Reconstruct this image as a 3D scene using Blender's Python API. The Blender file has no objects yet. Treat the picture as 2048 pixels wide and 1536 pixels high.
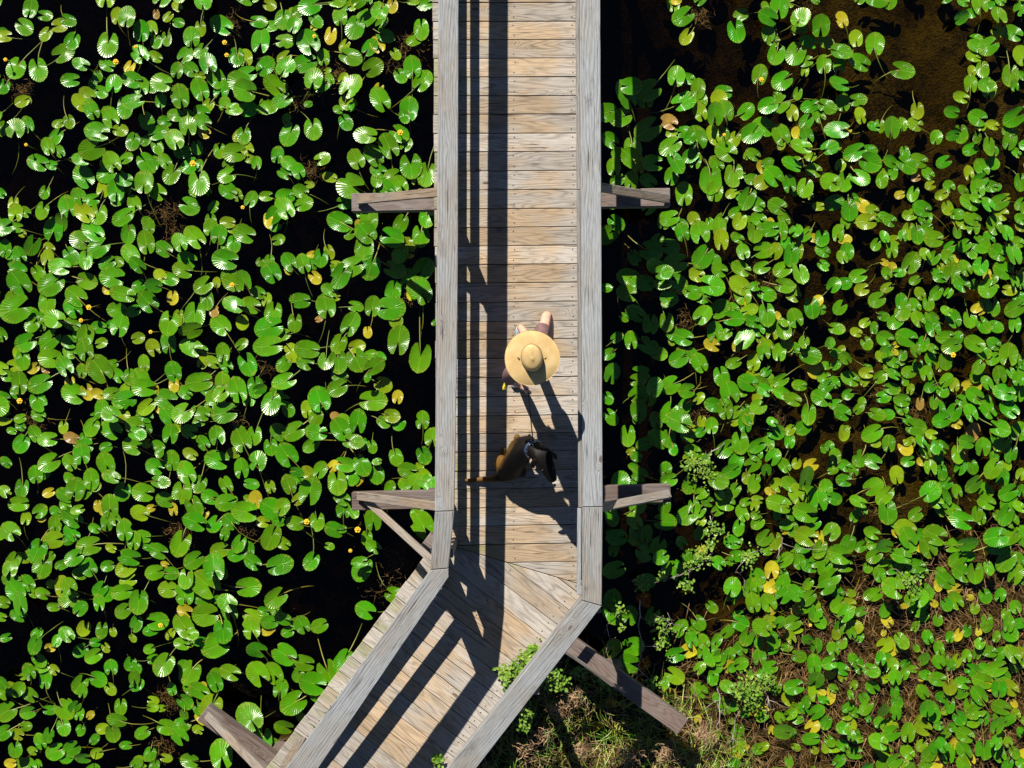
import bpy, bmesh, math, random
from mathutils import Vector, Matrix, noise as mnoise
R = math.radians
random.seed(11)
sc = bpy.context.scene
C = sc.collection
H, F = 14.0, 2800.0            # camera height above the deck, focal length in pixels of a 2048 wide picture
SA, SB = 0.435, 1.08           # shadow shift per metre of height: +x, -y
# ------------------------------------------------------------------ camera, sky, sun, exposure
cam = bpy.data.cameras.new('camera'); co = bpy.data.objects.new('camera', cam); C.objects.link(co)
co.location = (0, 0, H); cam.sensor_width = 36; cam.lens = 36 * F / 2048; cam.clip_end = 300
sc.camera = co
sc.cycles.max_bounces = 4; sc.cycles.diffuse_bounces = 1; sc.cycles.glossy_bounces = 2; sc.cycles.transparent_max_bounces = 6; sc.cycles.volume_bounces = 0
w = bpy.data.worlds.new('World'); sc.world = w; w.use_nodes = True
nt = w.node_tree; bg = nt.nodes['Background']
sky = nt.nodes.new('ShaderNodeTexSky'); sky.sky_type = 'NISHITA'; sky.sun_disc = False
elev = math.atan(1 / math.hypot(SA, SB)); azim = math.atan2(-SA, SB)      # towards the sun: (-SA, SB)
sky.sun_elevation = elev; sky.sun_rotation = azim; sky.air_density = 0.55; sky.dust_density = 0.1; sky.ozone_density = 2.0; sky.altitude = 100
nt.links.new(sky.outputs[0], bg.inputs[0]); bg.inputs[1].default_value = 0.05
sl = bpy.data.lights.new('sun', 'SUN'); sl.energy = 5.0; sl.angle = R(0.5); sl.color = (1.0, 0.94, 0.84)
so = bpy.data.objects.new('sun', sl); C.objects.link(so)
so.rotation_euler = Vector((SA, -SB, -1)).to_track_quat('-Z', 'Y').to_euler()
vs = sc.view_settings; vs.view_transform = 'Standard'; vs.look = 'None'; vs.exposure = 0.72; vs.gamma = 1
WZ = -0.656                    # water level

def P(px, py, z=0.0):          # a point of the place from where it was measured, at its own height
    return Vector(((px - 1024) * (H - z) / F, (768 - py) * (H - z) / F, z))

# ------------------------------------------------------------------ helpers
def tag(o, label=None, cat=None, group=None, kind=None):
    if label: o['label'] = label
    if cat: o['category'] = cat
    if group: o['group'] = group
    if kind: o['kind'] = kind
    return o
def link(name, me, mats=None, parent=None, loc=(0, 0, 0), rotz=0.0):
    o = bpy.data.objects.new(name, me); C.objects.link(o)
    if mats:
        for m in (mats if isinstance(mats, (list, tuple)) else [mats]): me.materials.append(m)
    o.location = loc; o.rotation_euler = (0, 0, rotz)
    if parent: o.parent = parent
    return o
def empty(name, loc=(0, 0, 0)):
    o = bpy.data.objects.new(name, None); C.objects.link(o); o.location = loc; o.empty_display_size = 0.1
    return o
def mesh(name, v, f, smooth=False):
    me = bpy.data.meshes.new(name); me.from_pydata([tuple(q) for q in v], [], f); me.update()
    if smooth:
        for p in me.polygons: p.use_smooth = True
    return me
def bm_mesh(name, bm, smooth=False):
    bmesh.ops.recalc_face_normals(bm, faces=bm.faces)
    me = bpy.data.meshes.new(name); bm.to_mesh(me); bm.free()
    if smooth:
        for p in me.polygons: p.use_smooth = True
    return me
def board_poly(name, pts, z0, z1, mat, parent, ang, bevel=0.004, nails=None):
    """prism over a world polygon; local X runs along the grain (angle ang)"""
    c = sum((Vector((p[0], p[1], 0)) for p in pts), Vector()) / len(pts)
    ca, sa = math.cos(-ang), math.sin(-ang)
    loc = [((p[0]-c.x)*ca-(p[1]-c.y)*sa, (p[0]-c.x)*sa+(p[1]-c.y)*ca) for p in pts]
    bm = bmesh.new()
    lo = [bm.verts.new((x, y, z0 - z1)) for x, y in loc]; hi = [bm.verts.new((x, y, 0)) for x, y in loc]
    n = len(loc); bm.faces.new(hi); bm.faces.new(lo[::-1])
    for i in range(n): bm.faces.new((lo[i], lo[(i+1) % n], hi[(i+1) % n], hi[i]))
    bmesh.ops.recalc_face_normals(bm, faces=bm.faces)
    if bevel:
        es = [e for e in bm.edges if all(v.co.z > -1e-6 for v in e.verts)]
        bmesh.ops.bevel(bm, geom=es, offset=bevel, segments=1, affect='EDGES')
    for f in bm.faces: f.material_index = 0
    for (nx, ny) in (nails or []):
        lx = (nx-c.x)*ca-(ny-c.y)*sa; ly = (nx-c.x)*sa+(ny-c.y)*ca
        vs_ = [bm.verts.new((lx+0.0072*math.cos(k*1.0472), ly+0.0072*math.sin(k*1.0472), 0.0012)) for k in range(6)]
        bm.faces.new(vs_).material_index = 1
    me = bpy.data.meshes.new(name); bm.to_mesh(me); bm.free()
    return link(name, me, [mat, M['nail']], parent, (c.x, c.y, z1), ang)
def beam(name, a, b, wd, ht, mat, parent, roll=0.0, bevel=0.004):
    """box from a to b (centre line), local X along it"""
    a, b = Vector(a), Vector(b); d = b - a; L = d.length
    bm = bmesh.new(); bmesh.ops.create_cube(bm, size=1)
    bmesh.ops.scale(bm, vec=(L, wd, ht), verts=bm.verts)
    bmesh.ops.bevel(bm, geom=list(bm.edges), offset=bevel, segments=1, affect='EDGES')
    me = bpy.data.meshes.new(name); bm.to_mesh(me); bm.free()
    o = link(name, me, mat, parent)
    x = d.normalized(); up = Vector((0, 0, 1))
    if abs(x.z) > 0.99: up = Vector((0, 1, 0))
    y = up.cross(x).normalized(); z = x.cross(y)
    m = Matrix((x, y, z)).transposed() @ Matrix.Rotation(roll, 3, 'X')
    o.rotation_euler = m.to_euler(); o.location = (a + b) / 2
    return o
def tube_into(V, Fc, pts, r0, r1=None, n=6):
    r1 = r0 if r1 is None else r1
    base = len(V); pts = [Vector(p) for p in pts]
    for i, p in enumerate(pts):
        d = (pts[min(i+1, len(pts)-1)] - pts[max(i-1, 0)]).normalized()
        u = d.orthogonal().normalized(); v = d.cross(u)
        r = r0 + (r1-r0)*i/max(1, len(pts)-1)
        for k in range(n):
            a = 2*math.pi*k/n; V.append(p + r*(math.cos(a)*u + math.sin(a)*v))
    for i in range(len(pts)-1):
        for k in range(n):
            Fc.append((base+i*n+k, base+i*n+(k+1) % n, base+(i+1)*n+(k+1) % n, base+(i+1)*n+k))
    Fc.append(tuple(base+k for k in range(n))[::-1]); e = base+(len(pts)-1)*n; Fc.append(tuple(e+k for k in range(n)))

# ------------------------------------------------------------------ materials
M = {}
class N:
    def __init__(s, name):
        s.m = bpy.data.materials.new(name); s.m.use_nodes = True; s.t = s.m.node_tree
        s.b = s.t.nodes['Principled BSDF']; M[name] = s.m
    def n(s, typ, **k):
        q = s.t.nodes.new('ShaderNode'+typ)
        for a, v in k.items(): setattr(q, a, v)
        return q
    def l(s, a, b): s.t.links.new(a, b)
    def put(s, sock, v):
        if isinstance(v, bpy.types.NodeSocket): s.l(v, sock)
        else: sock.default_value = v
    def math(s, op, a, b=0.0, c=None, clamp=False):
        q = s.n('Math', operation=op, use_clamp=clamp); s.put(q.inputs[0], a); s.put(q.inputs[1], b)
        if c is not None: s.put(q.inputs[2], c)
        return q.outputs[0]
    def vmath(s, op, a, b):
        q = s.n('VectorMath', operation=op); s.put(q.inputs[0], a); s.put(q.inputs[1], b); return q.outputs[0]
    def noise(s, vec, scale=1.0, detail=2.0, rough=0.5, dist=0.0):
        q = s.n('TexNoise'); s.l(vec, q.inputs['Vector']); q.inputs['Scale'].default_value = scale
        q.inputs['Detail'].default_value = detail; q.inputs['Roughness'].default_value = rough
        q.inputs['Distortion'].default_value = dist; return q.outputs['Fac']
    def mix(s, f, a, b, typ='MIX'):
        q = s.n('Mix', data_type='RGBA', blend_type=typ); s.put(q.inputs[0], f)
        for i, v in ((6, a), (7, b)): s.put(q.inputs[i], v if isinstance(v, bpy.types.NodeSocket) else (*v, 1))
        return q.outputs[2]
    def step(s, v, a, b):
        q = s.n('MapRange', interpolation_type='SMOOTHSTEP'); s.put(q.inputs[0], v)
        q.inputs[1].default_value = a; q.inputs[2].default_value = b; return q.outputs[0]
    def bump(s, h, dist, strength=1.0):
        q = s.n('Bump'); s.put(q.inputs['Height'], h); q.inputs['Distance'].default_value = dist
        q.inputs['Strength'].default_value = strength; s.l(q.outputs[0], s.b.inputs['Normal'])
def plain(name, col, rough=0.6, metal=0.0, spec=0.5):
    s = N(name); s.b.inputs['Base Color'].default_value = (*col, 1); s.b.inputs['Roughness'].default_value = rough
    s.b.inputs['Metallic'].default_value = metal; s.b.inputs['Specular IOR Level'].default_value = spec
    return s
def wood(name, warm, grey, dark, greymix, ends=False, lines=0.5, algae=0.0, wavy=13.0, freq=16.0, fibre=1.0, knot=0.6):
    s = N(name); tc = s.n('TexCoord').outputs['Object']; rnd = s.n('ObjectInfo').outputs['Random']
    cb = s.n('CombineXYZ'); s.put(cb.inputs[0], s.math('MULTIPLY', rnd, 53)); s.put(cb.inputs[1], s.math('MULTIPLY', rnd, 131)); s.put(cb.inputs[2], s.math('MULTIPLY', rnd, 17))
    p = s.vmath('ADD', tc, cb.outputs[0])
    sx = s.n('SeparateXYZ'); s.l(p, sx.inputs[0]); lx = s.n('SeparateXYZ'); s.l(tc, lx.inputs[0])
    vo = s.n('TexVoronoi'); s.l(s.vmath('MULTIPLY', p, (1.9, 4.6, 0.0)), vo.inputs['Vector']); vo.inputs['Scale'].default_value = 1.0
    sc_ = s.n('SeparateColor'); s.l(vo.outputs['Color'], sc_.inputs[0])
    on = s.math('GREATER_THAN', sc_.outputs[0], knot); d = vo.outputs['Distance']
    swirl = s.math('MULTIPLY', s.math('SUBTRACT', 1.0, s.step(d, 0.0, 0.30)), on)
    core = s.math('MULTIPLY', s.math('SUBTRACT', 1.0, s.step(d, 0.05, 0.085)), on)
    n1 = s.noise(s.vmath('MULTIPLY', p, (0.9, 6.5, 3.0)), 1, 1.5)
    g = s.math('ADD', s.math('MULTIPLY', n1, wavy), s.math('MULTIPLY', sx.outputs[1], freq)); g = s.math('ADD', g, s.math('MULTIPLY', swirl, 4.5))
    g = s.math('ADD', g, s.math('MULTIPLY', sx.outputs[2], 30))
    sn = s.math('SINE', s.math('MULTIPLY', g, 6.2832)); late = s.math('POWER', s.math('MULTIPLY_ADD', sn, 0.5, 0.5), 2.6)
    late = s.math('MULTIPLY', late, s.noise(s.vmath('MULTIPLY', p, (2.0, 12, 4)), 1, 2))
    fib = s.noise(s.vmath('MULTIPLY', p, (7, 190, 190)), 1, 3, 0.7)
    crk = s.step(s.noise(s.vmath('MULTIPLY', p, (2.2, 70, 70)), 1, 2, 0.6), 0.64, 0.72)
    blo = s.noise(s.vmath('MULTIPLY', p, (1.6, 3.5, 3)), 1, 3, 0.6)
    gm = s.math('ADD', s.step(blo, 0.35, 0.7), greymix - 0.5)
    gm = s.math('ADD', gm, s.math('MULTIPLY_ADD', rnd, 0.7, -0.35))
    if ends: gm = s.math('ADD', gm, s.math('MULTIPLY', s.step(s.math('ABSOLUTE', lx.outputs[0]), 0.38, 0.66), 0.75))
    gm = s.math('MINIMUM', s.math('MAXIMUM', gm, 0.0), 1.0)
    col = s.mix(gm, warm, grey)
    if algae:
        am = s.math('MULTIPLY', s.step(s.math('MULTIPLY', lx.outputs[0], -1), 0.30, 0.5), s.step(s.noise(s.vmath('MULTIPLY', p, (2, 5, 1)), 1, 3), 0.42, 0.62))
        col = s.mix(s.math('MULTIPLY', am, algae), col, (0.20, 0.22, 0.07))
    col = s.mix(s.math('MULTIPLY', late, lines), col, dark)
    col = s.mix(s.math('MULTIPLY', crk, 0.75), col, tuple(x*0.35 for x in dark))
    stn = s.math('MULTIPLY', s.step(s.noise(s.vmath('MULTIPLY', p, (3.2, 7, 7)), 1, 4, 0.65), 0.56, 0.78), 0.55); col = s.mix(stn, col, tuple(x*0.9 for x in dark))
    v = s.math('MULTIPLY', s.math('MULTIPLY_ADD', fib, fibre, 1.0 - fibre*.5), s.math('MULTIPLY_ADD', s.math('FRACT', s.math('MULTIPLY', rnd, 7.31)), 0.36, 0.82))
    hsv = s.n('HueSaturation'); s.l(col, hsv.inputs['Color']); s.l(v, hsv.inputs['Value']); col = hsv.outputs[0]
    col = s.mix(s.math('MULTIPLY', core, 0.8), col, (0.10, 0.052, 0.026))
    s.l(col, s.b.inputs['Base Color']); s.b.inputs['Roughness'].default_value = 0.78; s.b.inputs['Specular IOR Level'].default_value = 0.25
    h = s.math('SUBTRACT', s.math('MULTIPLY_ADD', late, 0.5, s.math('MULTIPLY', fib, 0.6)), s.math('MULTIPLY', crk, 1.2)); s.bump(h, 0.004, 0.8)
    return s
wood('deck_wood', (0.41, 0.305, 0.20), (0.385, 0.35, 0.31), (0.085, 0.062, 0.042), 0.50, ends=True, lines=0.7, algae=0.55, fibre=1.2)
wood('rail_wood', (0.265, 0.245, 0.22), (0.285, 0.30, 0.31), (0.06, 0.054, 0.05), 0.75, lines=0.62, wavy=5.0, freq=42.0, fibre=1.6, knot=0.42)
wood('brace_wood', (0.27, 0.20, 0.14), (0.25, 0.22, 0.19), (0.07, 0.05, 0.04), 0.5, lines=0.6)
wood('beam_wood', (0.155, 0.115, 0.098), (0.20, 0.172, 0.16), (0.05, 0.03, 0.025), 0.45, lines=0.7)
plain('nail', (0.035, 0.025, 0.02), 0.6)

# lily leaf: UV holds the leaf's own x,y in leaf lengths, 'tint' the leaf's pigment
s = N('leaf'); uv = s.n('UVMap').outputs[0]; sp = s.n('SeparateXYZ'); s.l(uv, sp.inputs[0])
X = s.math('SUBTRACT', sp.outputs[0], 0.5); Y = s.math('SUBTRACT', sp.outputs[1], 0.5)
ay = s.math('ABSOLUTE', Y); ang = s.math('ARCTAN2', ay, s.math('MULTIPLY_ADD', X, -1.0, 0.10)); rad = s.math('POWER', s.math('ADD', s.math('MULTIPLY', X, X), s.math('MULTIPLY', Y, Y)), 0.5)
vein = s.math('POWER', s.math('ABSOLUTE', s.math('SINE', s.math('MULTIPLY_ADD', ang, 17.0, s.math('MULTIPLY', rad, -2.0)))), 0.7)
mid = s.math('MULTIPLY', s.math('SUBTRACT', 1.0, s.step(ay, 0.004, 0.018)), s.math('LESS_THAN', X, 0.02))
tint = s.n('Attribute', attribute_name='tint').outputs['Color']
geo = s.n('NewGeometry').outputs['Position']
nz = s.noise(geo, 9, 3); nz2 = s.noise(geo, 45, 2)
hs = s.n('HueSaturation'); s.l(tint, hs.inputs['Color']); s.l(s.math('MULTIPLY_ADD', nz, 0.7, 0.66), hs.inputs['Value']); s.l(s.math('MULTIPLY_ADD', nz, 0.05, 0.475), hs.inputs['Hue'])
col = s.mix(s.math('MULTIPLY', s.math('SUBTRACT', 1.0, vein), 0.22), hs.outputs[0], (0.13, 0.32, 0.012))
col = s.mix(s.math('MULTIPLY', mid, 0.5), col, (0.18, 0.34, 0.03))
edge = s.math('MULTIPLY', s.step(rad, 0.36, 0.46), s.step(nz2, 0.5, 0.66)); col = s.mix(s.math('MULTIPLY', edge, 0.55), col, (0.30, 0.24, 0.04))
spot = s.math('GREATER_THAN', s.noise(geo, 70, 2), 0.73); col = s.mix(s.math('MULTIPLY', spot, 0.6), col, (0.14, 0.09, 0.02))
s.l(col, s.b.inputs['Base Color']); s.b.inputs['Roughness'].default_value = 0.23; s.b.inputs['Specular IOR Level'].default_value = 0.42
s.bump(s.math('MULTIPLY_ADD', nz2, 0.25, s.math('MULTIPLY', vein, s.step(rad, 0.02, 0.3))), 0.0028, 0.7)
s = N('stalk'); geo = s.n('NewGeometry').outputs['Position']
s.l(s.mix(s.step(s.noise(geo, 1.7, 1), 0.4, 0.6), (0.12, 0.17, 0.02), (0.26, 0.25, 0.04)), s.b.inputs['Base Color']); s.b.inputs['Roughness'].default_value = 0.45
plain('petal', (0.80, 0.52, 0.01), 0.4); plain('stigma', (0.62, 0.36, 0.02), 0.6)
# water: clear tea brown body, mirror film on top
s = N('water'); t = s.t; t.nodes.remove(s.b); out = t.nodes['Material Output']
tr = s.n('BsdfTransparent'); gl = s.n('BsdfGlossy'); gl.inputs['Roughness'].default_value = 0.03; fr = s.n('Fresnel'); fr.inputs[0].default_value = 1.33
bp = s.n('Bump'); bp.inputs['Distance'].default_value = 0.004; geo = s.n('NewGeometry').outputs['Position']
s.l(s.noise(geo, 7, 2), bp.inputs['Height']); s.l(bp.outputs[0], gl.inputs['Normal'])
mx = s.n('MixShader'); gn = s.n('NewGeometry'); s.l(s.math('MULTIPLY', fr.outputs[0], s.math('SUBTRACT', 1.0, gn.outputs['Backfacing'])), mx.inputs[0]); s.l(tr.outputs[0], mx.inputs[1]); s.l(gl.outputs[0], mx.inputs[2]); s.l(mx.outputs[0], out.inputs['Surface'])
va = s.n('VolumeAbsorption'); va.inputs['Color'].default_value = (0.60, 0.53, 0.05, 1); va.inputs['Density'].default_value = 6.8; s.l(va.outputs[0], out.inputs['Volume'])
# pond bed: mud with brown weed
s = N('bed'); geo = s.n('NewGeometry').outputs['Position']
a = s.noise(geo, 2.2, 5, 0.65, 0.6); b = s.noise(geo, 14, 5, 0.7, 1.2)
col = s.mix(s.step(s.math('MULTIPLY_ADD', b, 0.55, s.math('MULTIPLY', a, 0.5)), 0.42, 0.66), (0.022, 0.018, 0.009), (0.14, 0.105, 0.03))
col = s.mix(s.step(s.noise(geo, 38, 4, 0.7), 0.5, 0.68), col, (0.13, 0.085, 0.03)); s.l(col, s.b.inputs['Base Color']); s.b.inputs['Roughness'].default_value = 0.9; s.b.inputs['Specular IOR Level'].default_value = 0.1
s.bump(s.math('ADD', b, s.noise(geo, 50, 3)), 0.04, 1.0)
def twotone(name, c1, c2, scale, rough=0.6, spec=0.3):
    s = N(name); geo = s.n('NewGeometry').outputs['Position']
    s.l(s.mix(s.step(s.noise(geo, scale, 3), 0.38, 0.62), c1, c2), s.b.inputs['Base Color']); s.b.inputs['Roughness'].default_value = rough; s.b.inputs['Specular IOR Level'].default_value = spec
    return s
twotone('litter', (0.13, 0.07, 0.025), (0.38, 0.23, 0.10), 9, 0.8)
twotone('tuft', (0.15, 0.085, 0.04), (0.42, 0.27, 0.15), 7, 0.8)
twotone('grass_blade', (0.08, 0.20, 0.012), (0.27, 0.33, 0.03), 5, 0.45, 0.4)
twotone('shrub_leaf', (0.09, 0.21, 0.015), (0.21, 0.33, 0.035), 12, 0.42, 0.45)
twotone('twig', (0.14, 0.105, 0.08), (0.42, 0.37, 0.32), 6, 0.8)
twotone('root_tangle', (0.07, 0.04, 0.012), (0.20, 0.125, 0.035), 20, 0.8)
twotone('skin', (0.56, 0.30, 0.205), (0.62, 0.35, 0.25), 14, 0.5)
s = twotone('shirt', (0.135, 0.075, 0.072), (0.175, 0.10, 0.095), 25, 0.85); 
plain('shorts', (0.09, 0.06, 0.06), 0.85); plain('hair', (0.05, 0.028, 0.014), 0.6)
plain('shoe_upper', (0.42, 0.46, 0.56), 0.6); plain('shoe_sole', (0.10, 0.10, 0.05), 0.7); plain('sock', (0.10, 0.02, 0.03), 0.8)
plain('eye_white', (0.7, 0.7, 0.68), 0.3); plain('iris', (0.03, 0.02, 0.01), 0.2); plain('lip', (0.42, 0.16, 0.13), 0.5)
s = N('straw'); tc = s.n('TexCoord').outputs['Object']; sp = s.n('SeparateXYZ'); s.l(tc, sp.inputs[0])
rr = s.math('POWER', s.math('ADD', s.math('MULTIPLY', sp.outputs[0], sp.outputs[0]), s.math('MULTIPLY', sp.outputs[1], sp.outputs[1])), 0.5)
an = s.math('ARCTAN2', sp.outputs[1], sp.outputs[0]); ring = s.math('SINE', s.math('MULTIPLY', s.math('ADD', rr, s.math('MULTIPLY', sp.outputs[2], 0.6)), 520)); spoke = s.math('SINE', s.math('MULTIPLY', an, 110))
wv = s.math('MULTIPLY', ring, spoke); nz = s.noise(tc, 9, 4)
s.l(s.mix(s.step(s.math('MULTIPLY_ADD', wv, 0.16, nz), 0.3, 0.72), (0.56, 0.37, 0.14), (0.72, 0.52, 0.24)), s.b.inputs['Base Color']); s.b.inputs['Roughness'].default_value = 0.55
s.bump(wv, 0.003, 0.7)
plain('cord', (0.03, 0.018, 0.012), 0.7)
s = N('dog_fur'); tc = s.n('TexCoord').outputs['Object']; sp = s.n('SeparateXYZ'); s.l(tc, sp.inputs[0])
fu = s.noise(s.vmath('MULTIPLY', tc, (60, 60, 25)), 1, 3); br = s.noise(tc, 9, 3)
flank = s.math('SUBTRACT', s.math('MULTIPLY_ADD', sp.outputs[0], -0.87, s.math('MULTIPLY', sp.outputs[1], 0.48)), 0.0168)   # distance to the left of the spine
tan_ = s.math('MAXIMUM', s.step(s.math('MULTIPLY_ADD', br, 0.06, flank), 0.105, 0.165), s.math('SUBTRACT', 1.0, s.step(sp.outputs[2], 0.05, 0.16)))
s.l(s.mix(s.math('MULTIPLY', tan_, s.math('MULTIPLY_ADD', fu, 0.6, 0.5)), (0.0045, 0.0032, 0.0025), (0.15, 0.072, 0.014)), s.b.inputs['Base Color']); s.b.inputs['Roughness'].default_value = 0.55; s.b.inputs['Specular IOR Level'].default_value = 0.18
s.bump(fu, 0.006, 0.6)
plain('dog_dark', (0.012, 0.010, 0.009), 0.35); plain('steel', (0.65, 0.65, 0.68), 0.22, 1.0); plain('leash_web', (0.012, 0.012, 0.014), 0.6)
plain('collar_web', (0.03, 0.05, 0.12), 0.55); plain('bag_yellow', (0.62, 0.48, 0.03), 0.35)

# ------------------------------------------------------------------ the setting: pond bed and water
def bed_z(x, y):
    d = -0.66 + 0.46 / (1 + math.exp(-(x - 1.7) * 1.3))                       # shallower towards the right bank
    e = 1 / (1 + math.exp(-((x - 2.2) * 0.5 - (y + 1.9) * 1.5)))              # shelf of rotting reed
    d += 0.12 * e * (1 if x > 0 else math.exp(-x * x * 4))
    q = math.hypot((x - 0.95) / 1.35, (y + 4.25) / 1.0); d += 0.60 * max(0, 1 - q) ** 0.8 if q < 1 else 0
    d += 0.10 * mnoise.fractal(Vector((x * 0.9, y * 0.9, 0)), 1.0, 2.0, 4) + 0.035 * mnoise.noise(Vector((x * 5, y * 5, 3)))
    return WZ + d
gx = [-60, -30, -14] + [-7.4 + 0.1 * i for i in range(149)] + [14, 30, 60]
gy = [-60, -30, -12] + [-5.6 + 0.1 * i for i in range(113)] + [12, 30, 60]
V = [(x, y, bed_z(x, y) if abs(x) < 8 and abs(y) < 7 else WZ - 0.55) for y in gy for x in gx]
nx = len(gx); Fc = [(j*nx+i, j*nx+i+1, (j+1)*nx+i+1, (j+1)*nx+i) for j in range(len(gy)-1) for i in range(nx-1)]
tag(link('pond_bed', mesh('pond_bed', V, Fc, True), M['bed']), 'brown muddy pond bed seen through the dark water', 'pond bed', kind='structure')
bm = bmesh.new(); bmesh.ops.create_cube(bm, size=1); bmesh.ops.scale(bm, vec=(118, 118, 2.6), verts=bm.verts); bmesh.ops.translate(bm, vec=(0, 0, WZ - 1.3), verts=bm.verts)
tag(link('water', bm_mesh('water', bm), M['water']), 'dark tea coloured pond water under the lily pads', 'water', kind='structure')

# ------------------------------------------------------------------ boardwalk
walk = tag(empty('boardwalk', (0, 0, WZ)), 'weathered timber boardwalk with handrails bending across the lily pond', 'boardwalk')
inv = Matrix.Translation((0, 0, -WZ))
def clip(poly, n, d):          # keep the side where n.p <= d
    out = []
    for i in range(len(poly)):
        a, b = poly[i], poly[(i+1) % len(poly)]; fa, fb = n[0]*a[0]+n[1]*a[1]-d, n[0]*b[0]+n[1]*b[1]-d
        if fa <= 0: out.append(a)
        if fa * fb < 0:
            t_ = fa / (fa - fb); out.append((a[0]+(b[0]-a[0])*t_, a[1]+(b[1]-a[1])*t_))
    return out
seams = [5.1 - 37.4*k for k in range(13, 0, -1)] + [5.1, 42.7, 79.6, 116.5, 153.8, 191.4, 228.3, 266.6, 303.5, 341.8, 379.4, 417.6, 454.5, 491.5, 528.7, 565.6, 603.8, 642.5, 678.4, 716, 755, 793, 831.5, 866.6, 902.5, 941, 976.5, 1015, 1051, 1088.5, 1125.5, 1163, 1200]
m1, m2 = P(940, 1103), P(1148, 1165); md = (m2 - m1).normalized(); mn = (md.y, -md.x)     # normal pointing down
mdist = mn[0]*m1.x + mn[1]*m1.y
rnd = random.Random(5)
for i in range(len(seams)-1):
    y0, y1 = P(0, seams[i]).y, P(0, seams[i+1]).y
    ym = (seams[i]+seams[i+1])/2; tilt = R(1.1) * min(1, max(0, ym/1000)) + R(rnd.uniform(-.12, .12))
    xl = P(865 + 8*max(0, ym)/800 + rnd.uniform(-1.6, 1.6), ym).x; xr = 0.694 + rnd.uniform(-.008, .008)
    g = rnd.uniform(0.0016, 0.0042); k = math.tan(tilt)
    poly = [(xl, y0-g+k*xl), (xl, y1+g+k*xl), (xr, y1+g+k*xr), (xr, y0-g+k*xr)]
    poly = clip(poly, mn, mdist - 0.003)
    if len(poly) < 3: continue
    nails = []
    for nx_ in (-0.52, 0.02, 0.605):
        for fy in (0.22, 0.78):
            q = (nx_+rnd.uniform(-.012, .012), y0+(y1-y0)*fy+k*nx_)
            if mn[0]*q[0]+mn[1]*q[1] < mdist-0.02: nails.append(q)
    zt = rnd.uniform(-0.004, 0.003)
    o = board_poly('plank', poly, -0.038+zt, zt, M['deck_wood'], walk, tilt, nails=nails); o.matrix_parent_inverse = inv
U = Vector((-0.602, -0.7985)); NR = Vector((0.7985, -0.602))          # second leg: along and across (right side)
el, er = P(827.7, 1144).xy, None
nl = el.dot(NR); nr_ = nl + 1.52; t0 = P(1015, 1127).xy.dot(U); A2 = math.atan2(NR.y, NR.x)
mnb = (-mn[0], -mn[1])
for i in range(-4, 22):
    ta, tb = t0 + 0.1872*i, t0 + 0.1872*(i+1); g = rnd.uniform(0.0016, 0.004)
    a_, b_ = nl + rnd.uniform(-.01, .008), nr_ + rnd.uniform(-.01, .01)
    poly = [tuple(U*(ta+g)+NR*a_), tuple(U*(tb-g)+NR*a_), tuple(U*(tb-g)+NR*b_), tuple(U*(ta+g)+NR*b_)]
    poly = clip(poly, mnb, -mdist - 0.003)
    if len(poly) < 3: continue
    nails = [tuple(U*(ta+.187*f)+NR*(q)) for f in (.22, .78) for q in (nl+.14, (nl+nr_)/2, nr_-.14) if mn[0]*(U*(ta+.187*f)+NR*q).x+mn[1]*(U*(ta+.187*f)+NR*q).y > mdist+.02]
    zt = rnd.uniform(-0.004, 0.003)
    o = board_poly('plank', poly, -0.038+zt, zt, M['deck_wood'], walk, A2, nails=nails); o.matrix_parent_inverse = inv
def part(o): o.parent = walk; o.matrix_parent_inverse = inv; return o
ZC = 1.05
def cap(pts, name='handrail'):
    q = [P(x, y, ZC) for x, y in pts]; a = (q[0] - q[-1]); ang = math.atan2(a.y, a.x)
    part(board_poly(name, [(v.x, v.y) for v in q], ZC-0.038, ZC, M['rail_wood'], walk, ang, 0.005))
cap([(880.3, -520), (917.5, -520), (916.8, 0), (915.8, 450), (914.0, 690), (911.2, 865), (908.4, 1021.5), (869.8, 1022.5)])
cap([(869.8, 1023.6), (908.4, 1022.6), (897, 1136.0), (860.3, 1139.3)])
cap([(860.3, 1140.4), (897, 1137.2), (897, 1155), (532.0, 1690), (459, 1690)])
cap([(1156.9, -520), (1197.9, -520), (1205.3, 1013.5), (1165.0, 1013.5)])
cap([(1165.0, 1014.6), (1205.3, 1014.6), (1203.2, 1211.5), (1163.8, 1200.3)])
cap([(1163.8, 1201.4), (1203.2, 1212.8), (834, 1690), (771, 1690)])
# slim inner rail beside the right handrail
def seg(name, a, b, wd, ht, mat, z, **k): return part(beam(name, (a[0], a[1], z), (b[0], b[1], z), wd, ht, M[mat], None, **k))
def pz(x, y, z): v = P(x, y, z); return (v.x, v.y)
seg('inner_rail', pz(1151.8, -520, 1.0), pz(1157.0, 380, 1.0), .036, .036, 'rail_wood', 1.005)
seg('inner_rail', pz(1157.2, 381, 1.0), pz(1160.4, 1015, 1.0), .036, .036, 'rail_wood', 1.005)
seg('inner_rail', pz(1159.0, 1016, 1.0), pz(1157.5, 1189, 1.0), .040, .036, 'rail_wood', 1.005)
seg('inner_rail', pz(1163.0, 1194, 1.0), pz(777, 1690, 1.0), .034, .036, 'rail_wood', 1.005)
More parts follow.
